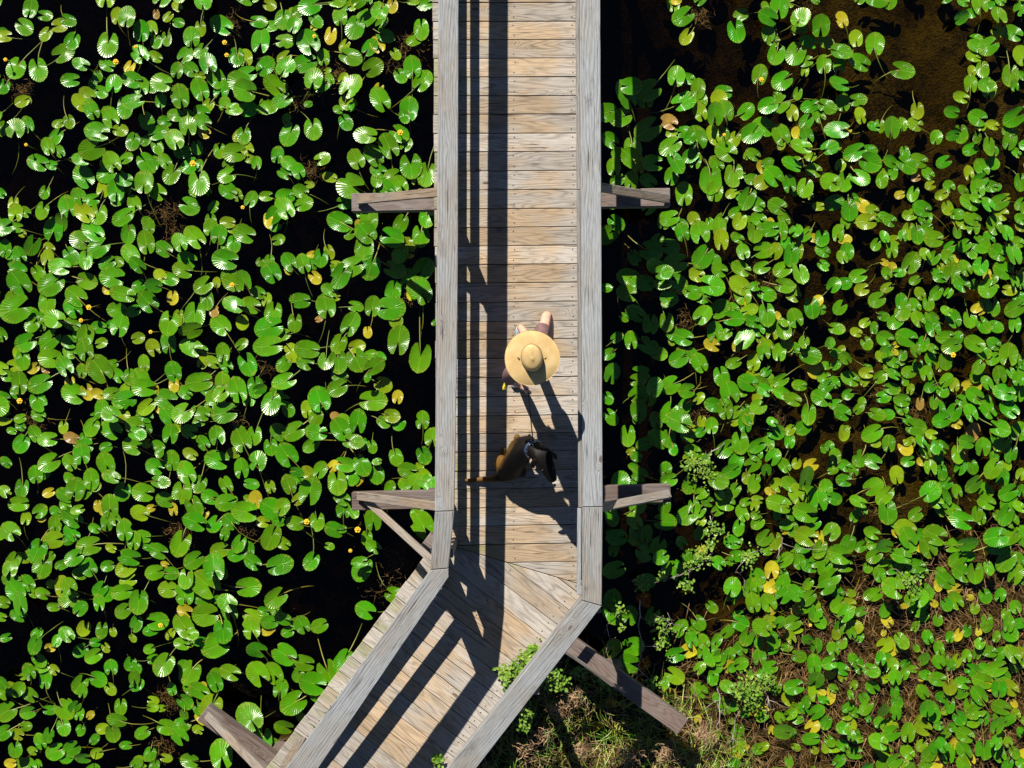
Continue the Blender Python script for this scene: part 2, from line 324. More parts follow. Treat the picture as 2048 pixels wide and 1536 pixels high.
# posts, side rails
PX = -0.655; lp = [5.3, 1.84, -1.15]
for yy in lp:
    part(beam('post', (PX, yy, -0.5), (PX, yy, ZC-0.04), .089, .089, M['brace_wood'], None)); part(beam('post', (0.79, yy+.04, -0.5), (0.79, yy+.04, ZC-0.04), .089, .089, M['brace_wood'], None))
cl, cr = Vector((-0.69, -1.70)), Vector((0.78, -2.08))
for c_ in (cl, cr): part(beam('post', (c_.x, c_.y, -0.5), (c_.x, c_.y, ZC-0.04), .089, .089, M['brace_wood'], None))
part(beam('post', (-0.585, -1.575, -0.3), (-0.585, -1.575, ZC-0.10), .07, .089, M['brace_wood'], None))
part(beam('post', (-0.725, -1.865, -0.3), (-0.725, -1.865, ZC-0.10), .07, .089, M['brace_wood'], None))
lo_end, ro_end = cl + U*3.1, cr + U*2.7
for c_, d_ in ((cl, 2.35), (cr, 0.95)):
    q = c_ + U*d_; part(beam('post', (q.x, q.y, -0.5), (q.x, q.y, ZC-0.04), .089, .089, M['brace_wood'], None, roll=0))
for (zt, h_) in ((0.575, .14), (0.285, .14)):
    z_ = zt - h_/2
    for ya, yb in ((6.0, 1.84), (1.837, -1.15), (-1.153, -1.66)):
        xa = -0.592; xb = -0.592 if yb > -1.5 else -0.63
        seg('side_rail', (xa, ya), (xb, yb), .038, h_, 'rail_wood', z_)
    a_ = cl + NR*0.065; b_ = lo_end + NR*0.065; seg('side_rail', a_, b_, .038, h_, 'rail_wood', z_)
seg('side_rail', (0.727, 6.0), (0.727, 1.88), .038, .09, 'rail_wood', .235); seg('side_rail', (0.727, 1.877), (0.727, -1.11), .038, .09, 'rail_wood', .25)
seg('side_rail', (0.727, -1.113), (0.745, -2.03), .038, .09, 'rail_wood', .25); seg('side_rail', cr + NR*.065, ro_end + NR*.065, .038, .09, 'rail_wood', .25)
# stringers under the planks
for x_ in (-0.60, 0.0, 0.62): seg('stringer', (x_, 5.9), (x_, -1.55 - .12*(x_+.6)), .04, .17, 'beam_wood', -.128)
for q in (0.17, 0.73, 1.30):
    a_ = Vector((cl.x, cl.y)) ; s0 = U*(t0+0.12) + NR*(nl+q); s1 = U*(t0+3.6) + NR*(nl+q); seg('stringer', s0, s1, .04, .17, 'beam_wood', -.128)
# cross beams (bents) with piles and raking braces
def bent(a, b, zt=-0.045, wd=.182, ht=.16):
    a, b = P(*a, zt), P(*b, zt); a.z = b.z = zt - ht/2
    part(beam('cross_beam', a, b, wd, ht, M['beam_wood'], None, bevel=.006))
    for f in (.26, .74):
        q = a.lerp(b, f); part(beam('pile', (q.x, q.y, WZ-1.2), (q.x, q.y, zt-ht+.004), .17, .17, M['beam_wood'], None))
def brace(a, b, za=-.02, zb=.9, wd=.085, th=.038, roll=0, mat='brace_wood'): part(beam('brace', P(*a, za), P(*b, zb), wd, th, M[mat], None, roll=roll))
bent((703, 405), (1340.5, 394)); bent((703.5, 1003), (1341.5, 986.5)); bent((850, 1080), (1366, 1455))
bent((405, 1426), (960, 1830))
brace((716, 400), (884, 384)); brace((1336, 398), (1196, 374)); brace((716, 992), (886, 1014)); brace((1338, 988), (1196, 1016), roll=R(25))
brace((733, 1001), (872, 1128), zb=.80, wd=.07); brace((414, 1430), (560, 1580), wd=.08); brace((1262, 1392), (1128, 1302), za=-.1, zb=.35, wd=.03)

# ------------------------------------------------------------------ lily pads
TILES = []   # origin x, origin y, scale, "x y length [notch angle] [kind];"
TILES.append((560, 220, 3.966, """80 190 180 300;55 80 90 90;262 140 160 260;345 400 120 150;400 535 110 20 y;80 430 130 30;150 490 130 60;40 510 110 30;175 650 120 20;190 750 140 160;60 690 140;60 800 170 60;700 220 180 20;870 300 200 60;750 370 170 60;610 400 150 70;790 490 140;770 570 110;945 190 150;1000 280 110;1040 440 200 270;900 530 140;960 600 150;850 630 150;1170 500 180 280;1085 550 100 90 y;580 620 230 20;530 730 150;480 890 190 30;710 870 180 80;960 900 150 300;1170 860 170"""))
TILES.append((560, 440, 3.966, """470 60 190 60;690 110 180 45;670 215 170;885 140 180 200;970 60 140;1120 120 160 270;960 260 150;580 370 190;720 370 180 290;490 440 190 300;400 560 130 30;440 610 90 0 y;370 700 180 80;170 640 150 10;120 810 150 280;595 685 120 190;560 830 190 110;735 690 150 100;870 700 210;920 780 130 y;900 560 160 280;900 390 170;1120 580 220;1130 400 180;1010 490 110;80 340 150 60;190 350 150 80;260 350 110;330 300 140;390 250 110 y;250 275 70 Y;310 785 70 YB;30 910 130;1230 810 60"""))
TILES.append((560, 660, 3.966, """235 155 190 10;100 180 150 240 y;40 260 140;210 260 130;370 240 140;470 110 150;465 240 170 270;610 230 180 250;755 290 150;480 370 130;460 460 150;810 430 140 200 y;730 560 200 180;940 90 230;1115 210 230 280;50 410 180 330;320 560 200 80;215 630 130 y;290 690 130;120 800 190 330;310 810 170 0;620 735 180 90;490 790 180 60;580 880 160;660 900 100;730 920 110;880 680 120 200 y;820 730 110;950 740 110;1130 720 140;1210 860 150 90;250 910 140;450 690 90 b;20 550 120"""))
TILES.append((560, 860, 3.966, """60 200 190;150 325 110 190;240 350 130 y;320 320 130;75 440 150;240 490 230 110;420 290 100 Y;510 270 160;460 410 180;580 360 130;650 270 160 250;730 160 160;770 350 140;920 210 130;1140 195 130;1020 320 150;1060 430 160;870 465 110;1185 410 150;500 540 140;505 640 130 90;600 650 90;740 720 160 90;690 850 110 270;440 790 150 20;295 720 140 270;130 740 140 20;1090 650 110;1140 760 210 60;20 610 130;30 900 120 y;750 930 130"""))
TILES.append((560, 0, 6.4, """50 240 240 270;200 350 220 110;400 80 300 340;180 140 110 y;460 265 210 230;720 20 200;930 70 170 y;770 230 230 90;970 350 290 290;1110 230 250 330;1300 190 250 290;1440 80 170 270 Y;1340 460 240 200;1150 620 230 130;1140 30 120;1700 20 160 y;1870 50 200;1810 370 270 270;50 530 220;70 730 200 y;380 570 330 60;560 750 200 80;340 820 310 340;100 910 260 110;40 1100 160 y;440 1050 300 100;540 1100 200;900 730 290 200;830 580 160 y;1190 890 250 140;1700 890 280 90;1820 1050 260 130;910 1140 320 130;1310 1330 310 60;1650 1420 290 100;880 1330 220 30 y;60 1320 270 0;90 1500 130;600 910 100 y"""))
TILES.append((1648, 440, 5.12, """215 35 130 90;140 145 160 90;230 335 170 90;430 20 200 0 y;665 10 150 0;1000 10 90 0;1310 140 130 280;1040 90 140 330;940 150 180 270;780 180 120 90;600 190 130 80;530 250 130 300;680 310 170 90;715 210 120 0 y;620 435 100 200 Y;880 450 210 120;640 550 130 60;760 540 120 180;650 690 130 0 y;930 615 120 340;355 570 170 0;90 670 160 130;200 650 140 180;385 710 150 340 y;545 815 180 330;165 890 160 320;115 1110 160 190;330 1150 120 30 y;420 1050 110 330 y;510 1110 120 90;600 985 120 200;730 1040 170 330;810 920 190 290;930 880 150 60;985 760 130 60 y;1060 850 140 260;1150 740 150 300;1270 750 110;1380 670 170 40;1530 660 120;1640 710 200 0;1880 720 150 190 y;1720 890 180 260;1120 200 190 10;1000 370 130 60;1120 385 150 300;1260 385 150 0;1290 280 140 0;1430 260 150 330;1590 250 200 200;1520 70 170 90;1740 60 190 60;1690 190 140;1820 150 160 80;2015 70 120 30 y;1980 230 140 20;1780 340 180 30;1890 380 220 80;1840 520 200 30;1550 480 180 300;1400 510 170 60;1290 560 200 110;1200 490 110 y;1150 540 110;1170 600 120 0;2010 650 130 80;1930 640 120;1960 900 210 340;1750 1090 150 200;1950 1080 170 90;1620 1070 170;1490 1010 160 270;1560 900 130 Y;1600 940 90 Y;1320 1020 190 60;1220 940 130 30;1100 1000 150 dk;960 1020 170 60;1110 1100 190 80;1250 1200 180 0;1370 1210 130 100;1290 1290 180 0;1510 1270 200 30;1620 1360 160 200;1740 1270 150 30;1880 1390 220 90;1730 1420 150;1240 1440 170 270;1090 1440 150 60;955 1490 150 270;840 1210 210 0;620 1220 170 20;740 1270 80 Y;600 1320 110;650 1400 120;720 1350 80 Y;800 1380 110;890 1350 130 60;1010 1260 150 280;1090 1320 120 30;1560 1500 160;780 1450 100;700 1460 130 20;640 1500 100 y;120 1370 130 30;190 1420 130 60;120 1490 110;440 1510 100;20 1270 120;20 1490 110;2030 1490 100;1500 330 140 dk"""))
TILES.append((1648, 740, 5.12, """30 100 90 y;110 130 130 60;270 90 190 20;430 30 140 0 y;570 75 150 150;700 50 140 30;680 190 160 190;880 200 110 100 y;800 310 170 10;250 245 120 330;120 350 130 350;190 440 170 30;345 400 120;385 340 110;530 450 170 200;640 455 150 190;920 580 200 190;855 510 120;980 340 120 270 yb;1095 330 130 270;1180 400 160 60;1090 170 140 330;1240 110 150;1330 160 130 80 y;1210 220 130;870 20 150;1040 40 150 90;830 110 90 dk;1480 160 150 0 Y;1640 140 160 80;1560 30 180;1790 60 180 80;1945 90 150 90;1980 240 180 90 dk;1790 230 220 20;1530 260 190 0;1640 330 170;1680 410 180 60;1840 400 200 40;1320 430 180 290;1450 440 180 60;1200 510 190 0;1520 640 170 100 yd;1420 730 170 20;1740 590 210 200;1620 790 180 90;1360 860 180 270;1200 790 160 30;1990 640 190;1810 740 190 320;1910 850 170 290;1740 900 120;1510 980 150;1680 990 210 300;1390 1000 160 dk;1170 920 130 90;1070 1000 160 100;1200 1040 150 270;1000 940 100 Y;860 930 130 350;1100 660 120 20 y;860 730 100 y;960 730 130 60;1030 830 150 60;660 760 160 90;500 640 220 330;520 750 100 y;370 900 180 300;500 940 160 30;740 1080 170 80 yb;110 890 140 90;200 640 160 280 yb;210 980 140 0 dk;80 1030 110;300 1030 120;210 1130 150 dk;20 780 110 90;20 1210 150;90 1310 150;330 1340 170 20;380 1430 150;310 1500 120;490 1200 200 160;620 1280 200 320;640 1440 220 270;950 1470 160 330;1180 1430 130;1200 1310 210 60;1030 1240 240 150;1250 1160 140 330;1310 1430 170 30;1360 1250 140 70;1500 1150 200 320;1650 1240 170 60;1650 1350 190 20;1820 1110 170 90;1880 1250 200 340;2020 1240 130;1990 1400 150;1560 1460 150 270;1850 1470 200;1780 1490 130;2010 1070 120 y"""))
TILES.append((1190, 830, 5.12, """430 40 110 80;840 70 260 30;1090 60 110 y;1190 120 160 90;1080 170 110;920 20 100;750 230 180 270;950 220 150 30;980 140 110 y;790 340 120;510 290 170 0;430 430 120 0;360 370 90 y;400 530 110;460 610 180;390 690 90;720 560 150 100;760 660 170 0;1010 370 170 20;960 440 130 y;970 700 180 290;1230 660 210 190;1080 800 150 dk;1260 800 120;1420 770 160 310;1340 900 180 20;1480 270 220 270;1340 340 200 320;1440 480 190 dk;1400 570 190 340;1660 310 180;1640 390 160;1770 300 150;1820 430 170;1730 560 130;1630 690 180 280;1550 640 110 y;1540 890 110 340;1630 930 110 y;1650 1020 100 340;1510 1010 160 60;1470 1140 160 280;1080 1090 120 y;1070 1200 150 300;880 1300 140;920 1010 230 320;1010 920 150;1070 980 130;710 930 150 270;710 1090 220 190;420 940 170;400 1080 170;380 1290 100 y;520 1220 160 dk;480 1400 180;650 1330 180;660 1440 180;1400 1300 160 20;1440 1440 150;1380 1490 110;1740 1250 170 320;1760 1390 120 0;1860 900 250 20;1870 720 150 y;1990 710 170;1800 790 110 Y;1860 1010 120;2000 1030 100;1940 1120 130;1940 1190 90 Y;1430 60 120 y;1530 90 180 80;1800 70 120;1840 170 180 190;2000 150 120 y;1990 270 150;1940 520 150 60;1100 1380 110 Y;1250 1500 140;1080 1460 120;920 1420 130;190 1380 150 dk;160 1200 100"""))
TILES.append((1648, 1236, 5.12, """120 155 110 270 y;275 150 130 80;360 200 100 120;180 245 130 280;90 320 150 60;300 430 140;40 440 150 340;180 520 150 20;70 560 120 Y;190 610 100 y;100 720 100;300 690 100 y;240 760 90;490 700 150 0;450 510 170 200;550 400 140 90;680 490 150 120;720 610 150 90;820 570 130;830 460 100;910 520 100 20;610 630 80 y;720 750 130 270;740 850 140;730 970 150 90;580 910 150 310;430 910 170 300;240 900 130;310 960 120;220 1000 110 y;450 1030 80;560 1070 120 90;20 1060 140;170 1100 140 20;240 1170 110;50 1250 120;190 1300 130 60;355 1240 90;320 1380 150 0;150 1460 150;400 1510 150;530 1240 190 20;690 1170 180 0;850 1170 190 90;860 1380 150 50;620 1370 160 20 y;720 1450 160;800 1490 110 y;1010 760 150 60;1020 900 180 90;1040 580 130 20;1160 620 160 20;990 620 70 Y;1170 450 150 60;1175 315 140 80;1290 480 120;1060 200 140 70;775 305 100 340 y;940 300 90;610 150 70 Y;930 90 110 dk;1160 15 120;1580 135 80 Y;1760 195 110 90;1880 60 160;2020 50 150;1580 250 120;1690 340 160 10;1560 360 120;1450 385 130 90;1890 350 180 60;1990 360 120 y;1950 510 110 0;1770 510 200 340;1650 530 150;1510 530 160 200;1620 640 200 20;1420 660 160 20;1270 690 160 y;1210 810 150 20;1400 760 150 340;1280 890 150 270;1580 790 200 60;1780 720 190 90;1560 950 190 340;1810 910 200 20;1940 870 90 Y;1720 1080 170 100;1880 1040 150;1640 1030 130;1960 980 110 y;2030 1010 150;1370 1010 150;1330 1110 140;1250 1170 120;1440 1190 180 30;1170 1270 150 60;1010 1120 180 30 y;970 1030 110 y;1140 1075 110 340;1260 1390 190 80;1420 1350 200 60;1630 1330 210 270;1720 1250 150;1820 1200 100 Y;1880 1270 110 yb;1790 1390 170 60;1940 1370 140;1080 1370 180 300;1000 1300 130 y;1040 1500 150;1400 1490 180;1880 1490 130;2020 1480 120;2010 1170 110"""))
TILES.append((1300, 1236, 5.12, """490 40 170;450 120 140;300 110 180;420 220 160;540 240 150;680 230 140;790 140 150;920 50 170;1120 70 210 30;990 180 180 300;1110 240 120;1250 210 180 240;1440 200 140 60 y;1390 300 110;1290 20 120;1460 40 170 340;1600 210 120;1520 390 150 190;1700 290 150 90;1670 470 200 80;1810 440 150 20;1120 410 160 80;1250 320 130;930 310 150 70;710 390 160;820 370 130;540 350 140;920 460 150;850 500 110;490 490 140;270 370 180;230 420 200;160 220 110;640 600 150 280;660 510 140 dk;770 670 150;1020 560 80;1230 500 150;1290 710 140;1470 690 200 0;1080 830 160;1410 830 150 y;510 740 170 30;680 820 100;830 900 120;960 980 110;1150 1000 140;1330 1020 120;1430 980 140;1520 1040 110;1690 960 180;1590 860 130;1570 920 120;1770 830 110;1820 1040 120;1750 750 85 Y;1240 1150 90 Y;1350 1130 200 20;1460 1180 90;900 1150 150 280;830 1050 70 y;490 1040 90 Y;1160 1310 100 y;980 1320 70 Y;900 1400 70 Y;850 1470 130;690 1480 110;1490 1320 100 y;1420 1460 120;1650 1230 180 350;1810 1240 170;1680 1350 90 y;1790 1320 100 y;150 880 120;1940 1130 150"""))
TILES.append((0, 1236, 5.12, """400 240 200 300;600 230 130;520 300 110 0 Y;730 150 180 0;1045 115 160 280;1160 140 90 y;1400 50 170;1610 30 220;1900 80 240 60;2000 140 130;1750 160 110 y;1360 200 90 y;835 325 160 330;970 380 190 330;1085 300 100 y;1570 290 130;1720 440 220 300;1570 420 130;1960 540 240 290;1875 260 160 20;1140 510 160;1390 500 130;1400 600 150;400 420 160;440 500 150;330 540 160 70;470 640 170 90;560 530 120 y;250 590 110 y;60 740 190 60;190 730 160;320 790 160 0;830 670 190;1000 620 180;890 730 120;1130 720 140 y;1410 680 150;1780 720 120 70;1950 730 160;1900 850 170;1910 960 120;2030 920 130;80 950 210 330;300 960 160 340;500 940 130;660 920 210;820 980 130 90;1240 900 170 270;1220 1040 190 20;1560 910 120 y;1660 920 90 y;1700 1110 180 200;1870 1090 180;1850 1210 180 60;60 1160 190 330;260 1110 120;190 1190 130 y;200 1310 150;420 1270 160;530 1170 160 290;680 1090 170;830 1140 120;1060 1130 130 y;1160 1170 170;1470 1170 150 330;970 1240 120;750 1330 190;580 1360 190 330;700 1400 170;900 1390 160;1000 1380 130 y;1300 1300 120 0;1545 1380 150 280;1700 1430 120 y;1400 1490 140;1590 1500 130;1960 1460 180;120 1480 120 Y;310 1500 160;400 1490 90;340 1360 100 yb"""))
TILES.append((680, 0, 2.926, """65 30 75 0;10 115 80 90;50 605 100 30;345 750 110 0;170 810 125 20;280 865 160 60;195 920 130 60;95 935 115 30;415 970 165 270;515 1010 150 80;230 1005 110 20;215 1070 80 330;345 1060 130 330;265 1110 130 0;80 1100 160 20;445 1045 70 0 y;180 1280 130 80;155 1370 130 45;300 1390 130 200;360 1320 110 300;475 1375 120 270;145 1450 120 0;360 1480 100 60;510 1280 110 60;25 1320 110 90;80 1520 130 0"""))
TILES.append((680, 340, 2.926, """310 580 120 20;75 570 120 0;180 565 130 290;30 620 110 270;440 600 130 0;485 720 150 300;315 705 110 280;90 800 90 0;200 790 130 60;300 820 160 80;60 910 150 100;340 1000 165 310;475 1090 165 270;20 1050 140 80;100 1105 135 300;205 1150 110 200;250 1255 110 0;185 1345 150 180;105 1470 120 80;295 1440 90 0 y;260 1470 80 0;345 1480 80 300;480 1465 95 90;30 1480 100 60;20 1230 90 90"""))
TILES.append((680, 600, 2.926, """540 820 120 100;495 905 95 0;330 910 100 20;70 810 120 0;190 880 110 60;130 960 110 80;140 840 80 0;200 1020 100 60;30 970 110 0;430 985 120 340;420 1030 110 10;290 1105 80 0;430 1075 120 340;525 1040 140 280;20 1060 100 0;25 1160 90 0;25 1230 110 80;195 1290 110 280;490 1320 170 100;155 1385 80 0;205 1465 110 190;10 1340 60 0;125 1525 90 0;455 1240 90 0"""))
TILES.append((380, 1011, 2.926, """625 105 100 0;745 85 110 270;855 140 110 0;905 30 110 280;715 320 110 300;1010 365 140 290;1035 615 125 20;1190 520 110 200;560 870 150 20;665 920 130 10;635 990 80 280;730 1030 150 20;810 970 150 250;910 890 130 300;765 700 95 330;660 700 110 0;575 740 70 0;620 1140 160 330;530 1075 110 100;495 985 130 60;405 985 140 60;250 965 120 30;150 1030 120 60;370 1220 165 60;560 1285 110 30;430 1355 130 270;340 1290 90 0;195 1450 160 80;60 1080 120 0;130 1170 150 300 y;40 960 170 280;500 1390 60 0;20 1500 110 0;740 1120 60 0;650 1240 60 0"""))
TILES.append((0, 0, 3.413, """210 60 130 95;308 108 95 190;165 182 130 225;465 140 105 200;500 278 115 300;428 368 140 150;115 462 145 300;262 472 150 250;30 250 110 0 y;30 590 100 300;162 692 95 330 y;585 460 115 20;668 515 80 270;488 548 115 350;635 580 80 270;690 630 95 200;805 120 105 90 y;892 148 135 90;975 228 130 90;1040 198 100 80 y;1068 282 90 270;1142 265 95 260;740 300 170 280;740 450 110 20;890 458 85 300 Y;975 390 145 60;1065 390 100 30 y;1310 258 135 90;1370 192 105 270 y;1375 345 100 300;1262 385 115 130;1520 178 145 0;1410 45 130 90;1208 488 110 100;1308 478 110 45;1435 455 150 80;1615 390 125 270;1675 400 110 90 y;1780 290 170 95;1915 285 145 60;1918 125 130 270;2015 190 120 200;1850 180 110 0;1760 150 110 180;1820 470 140 150;1960 495 130 100;1690 510 140 340;1480 540 140 60;1640 565 160 0;1700 640 170 20;1510 620 120 110;1890 600 160 0;1950 690 140 180;1840 735 130 350;1695 750 120 180;1600 755 110 180;1535 715 95 100;1985 910 145 260;1960 820 80 90;1668 920 110 270;1370 620 145 70;1135 585 145 20;1040 590 90 260;970 600 120 90;910 550 130 30;790 590 150 100;610 655 120 30 y;560 712 120 60 y;640 765 130 60;760 810 140 60;860 730 150 270;950 720 150 340;1000 820 120 240;1100 690 95 90;1250 680 150 80;1210 790 110 0;1290 790 100 30;1425 720 100 300 y;1390 770 110 0;1390 840 120 30;1305 885 150 80;1400 910 90 30 Y;1130 830 90 10;1080 910 130 160;910 965 120 290;1000 960 80 330;710 925 160 10;670 1030 180 340;820 890 100 180 y;1215 975 140 70;1255 1040 110 350;1075 1000 110 250;1345 1005 90 260;1500 1025 100 270;1610 1045 150 350;1690 1020 100 60 y;1755 1120 90 90;1895 1060 110 100;1985 1140 120 300;2030 1180 110 45;1560 1200 125 340;1565 1305 120 30;1375 1250 170 270;1365 1300 120 340;1290 1405 140 200;1180 1190 130 300;1130 1105 115 60;1000 1110 150 230;1050 1120 100 90;1305 1130 120 0;800 1130 150 60;740 1190 130 0;865 1235 110 20;580 1215 160 60;580 1100 110 10;710 1290 120 110 y;800 1310 140 80;870 1295 80 90;940 1265 80 0;1000 1260 150 100;1080 1315 120 30;920 1395 120 70;850 1480 140 320;270 1115 140 0;360 1130 80 20;310 1310 90 280;385 935 120 300;335 1005 120 60;410 1035 90 60;120 890 140 80;195 860 110 60;475 830 90 250;405 845 80 350 y;15 810 90 300;25 880 100 300;10 1320 80 0;95 1390 100 270 y;180 1450 80 30;110 1460 110 90 y;315 1440 120 300;470 1420 140 80;545 1345 110 60;630 1365 110 350;430 1510 130 290;590 1460 150 45 y;680 1460 140 270;1715 1365 110 120;1820 1340 90 350;1945 1350 140 30;1880 1475 130 120;1970 1450 150 60;1440 1510 110 270;1560 1520 100 0 y;1010 1520 80 0;2035 1300 80 0;2040 80 90 0;1068 95 60 270 b"""))
TILES.append((0, 450, 3.413, """370 35 160 90;560 110 145 30;650 50 160 40;690 155 160 320;880 50 130 270;1020 20 100 90;1005 130 150 80;1120 165 120 30;1250 135 125 70;1340 90 160 50;1440 25 110 90;1500 70 130 100;1580 20 90 0 y;1600 125 120 270;1680 65 140 30;1555 150 100 200;1550 240 160 20;1890 10 80 0;1860 330 150 60;1840 250 100 270;1980 255 145 20;910 210 150 60;960 280 120 50;1290 240 130 20;1260 310 140 20;1565 330 130 300;1395 410 130 320;1480 395 70 90 y;1680 390 130 80;1600 400 140 30;1770 465 100 30;1100 350 100 40 y;1160 370 110 200;1080 420 110 20;1180 490 90 270 Y;740 260 120 330;600 240 130 270;490 210 130 240;780 360 160 0;750 430 90 0 Y;590 380 140 190;370 400 180 0;265 330 120 230;430 290 150 20;240 140 140 300;140 210 120 60;130 310 130 30;145 400 180 60;90 520 130 100;130 570 210 330;330 520 150 270;230 620 100 60;230 680 110 0;320 620 100 90;410 650 160 30;535 490 150 30;510 570 140 60;500 680 110 0;680 700 100 0;590 760 130 100;870 480 155 0;805 580 120 0;820 690 150 100;915 585 100 340;1020 530 160 0;1185 670 160 280;1155 810 140 90;1050 840 120 60 y;1335 610 180 270;1330 720 150 350;1515 690 150 45;1655 660 100 260 y;1465 585 80 270 b;1615 550 150 20;1720 550 130 30;1415 510 120 270;1870 590 140 280;1845 700 180 350;1950 760 100 30;1840 825 190 350;2010 660 130 20;2035 515 90 0;1985 870 120 30 y;1920 940 140 80;1945 1070 150 340;1530 880 120 90;1325 840 160 20;1380 850 90 20;985 950 110 90;770 950 80 0;690 990 190 60;810 1030 100 60;890 1030 110 270;970 1060 140 60;1000 1110 160 0;1190 1010 130 80;1190 1090 95 260 Y;1270 1145 100 0;1370 1070 170 350;1460 940 100 30 y;1550 960 110 60;1690 945 150 240;1525 1080 130 90;1435 1130 120 0;1630 1130 160 80;1745 1100 140 270;1475 1200 130 60;1700 1190 110 90;1870 1210 150 290;1890 1160 110 90;1140 1190 150 20;1100 1250 90 0 Y;1010 1240 130 320 y;1000 1300 110 0;1165 1310 150 60;1270 1280 150 320;1545 1280 160 340;1385 1290 110 30;1365 1340 80 0;1165 1430 130 100;1000 1385 100 60;930 1370 130 30;870 1190 160 340;770 1150 110 0;680 1155 95 20 Y;700 1260 120 90;790 1290 150 20;770 1400 140 40;635 1380 120 300;590 1460 110 270;500 1455 100 20 YB;515 1155 165 20;290 1080 160 0;235 975 90 0 Y;320 990 60 0 b;485 870 100 0;360 910 155 10;460 970 140 60;560 1000 90 90;590 860 140 80;480 800 110 0;350 780 150 0;195 800 140 330;165 910 130 270;20 980 100 0 y;70 1030 90 0;145 1080 150 90;110 1150 80 0;25 1185 110 0;265 1200 130 250;270 1300 95 20;35 1315 110 0 y;145 1320 80 0;145 1375 70 0;85 1405 65 0;435 1375 85 270 y;245 1430 120 60;355 1460 130 350;150 1490 130 300;590 1510 120 0;920 1510 130 0;1090 1510 90 0;1010 1490 70 330 y;730 1515 80 0;1300 1410 110 10;1390 1490 110 60;1500 1440 130 80;1660 1480 150 60;1740 1430 120 270;1850 1510 110 270;1910 1420 120 0;2010 1420 150 340;1950 1520 90 0;40 165 120 90;40 20 130 330;120 20 90 0;155 60 60 0 y;330 230 110 80 y;340 160 80 0 y"""))
TILES.append((0, 900, 3.413, """45 85 85 0;250 170 120 90;360 80 150 0;155 255 120 270;50 285 90 0;140 365 140 350;180 470 90 100 yb;115 545 135 45;15 570 90 0;480 90 120 60;570 30 130 90;630 200 140 90;730 100 150 70;790 180 120 30;480 200 100 60;520 270 150 110;455 310 120 30;450 380 80 0;385 420 80 0;380 510 110 90;500 460 160 0;500 570 120 60;480 610 90 0;380 610 130 0 y;620 650 160 350;530 725 130 330;270 670 150 300;225 730 100 0 y;320 780 150 280;430 780 90 0;610 800 130 45;550 845 100 20;650 535 85 0;670 375 75 270 Y;760 390 150 80;790 470 90 60;840 280 130 290;985 290 140 0;1065 115 125 0;1105 215 125 190;1175 80 130 90;1280 160 150 60;1365 230 120 290;1250 280 150 270;1490 70 150 20;1600 20 90 0 y;1770 80 140 100;1960 50 150 40;1650 130 140 90;1710 230 100 190;1545 240 120 60;1440 320 110 20;1550 355 130 340;1330 380 150 250;1140 340 120 20;1185 410 80 90 Y;960 430 120 20 y;1035 395 60 0 Y;1350 490 150 20;1470 500 110 300;1580 490 120 0;1545 570 90 100;1745 345 130 90 Y;1690 420 175 10;1880 410 185 0;1800 490 90 20 y;1910 490 90 0;1855 590 170 290;1940 645 85 0;2010 500 90 0;1970 240 120 0;2020 145 80 0;860 550 140 80;920 620 120 90;985 590 100 0;1015 655 80 30;1090 690 130 30;1240 630 170 300;760 670 75 20 y;740 790 90 350;900 730 140 20;870 800 130 330 y;1070 830 120 0;1165 840 110 190;1130 780 55 0 Y;1335 745 130 320;1485 800 170 80;1510 680 120 0 y;1640 630 120 300;1620 710 110 0;1700 680 100 90;1735 770 120 45;1915 775 170 150;1690 935 170 180;1280 870 130 270;1420 920 200 40;1375 1010 120 200;1155 950 130 10 y;1265 990 150 80;880 890 120 0 y;845 965 140 350;960 1020 150 270;690 945 110 320;700 1040 110 90;845 1095 110 320;940 1155 140 20;1080 1130 180 0;700 1220 110 270;490 1240 150 0;430 930 130 90 y;510 920 110 60;195 910 110 60;230 970 90 30;300 980 100 30;120 960 150 60;180 1040 150 80;130 1130 110 30;100 750 120 300;80 810 110 100;95 890 120 20;30 1040 90 0;10 1140 80 0;370 1070 80 0;500 1010 130 0;1250 1325 110 20;1570 1100 140 70;1570 1030 130 30;1420 1120 170 350;1540 1220 150 270;1490 1330 180 340;1380 1300 90 0;1770 1355 130 30;1950 1395 165 10;1905 990 150 320;1880 1080 100 60;1800 1100 80 0;1940 1145 110 20;1850 1170 110 0;1720 1130 130 200 y;1720 1220 140 80;1840 1220 100 0 Y;1960 1245 90 0;2025 1190 90 0;1330 1490 190 290;1590 1490 140 330;1760 1500 150 0;1880 1500 120 90;1490 1520 90 0"""))
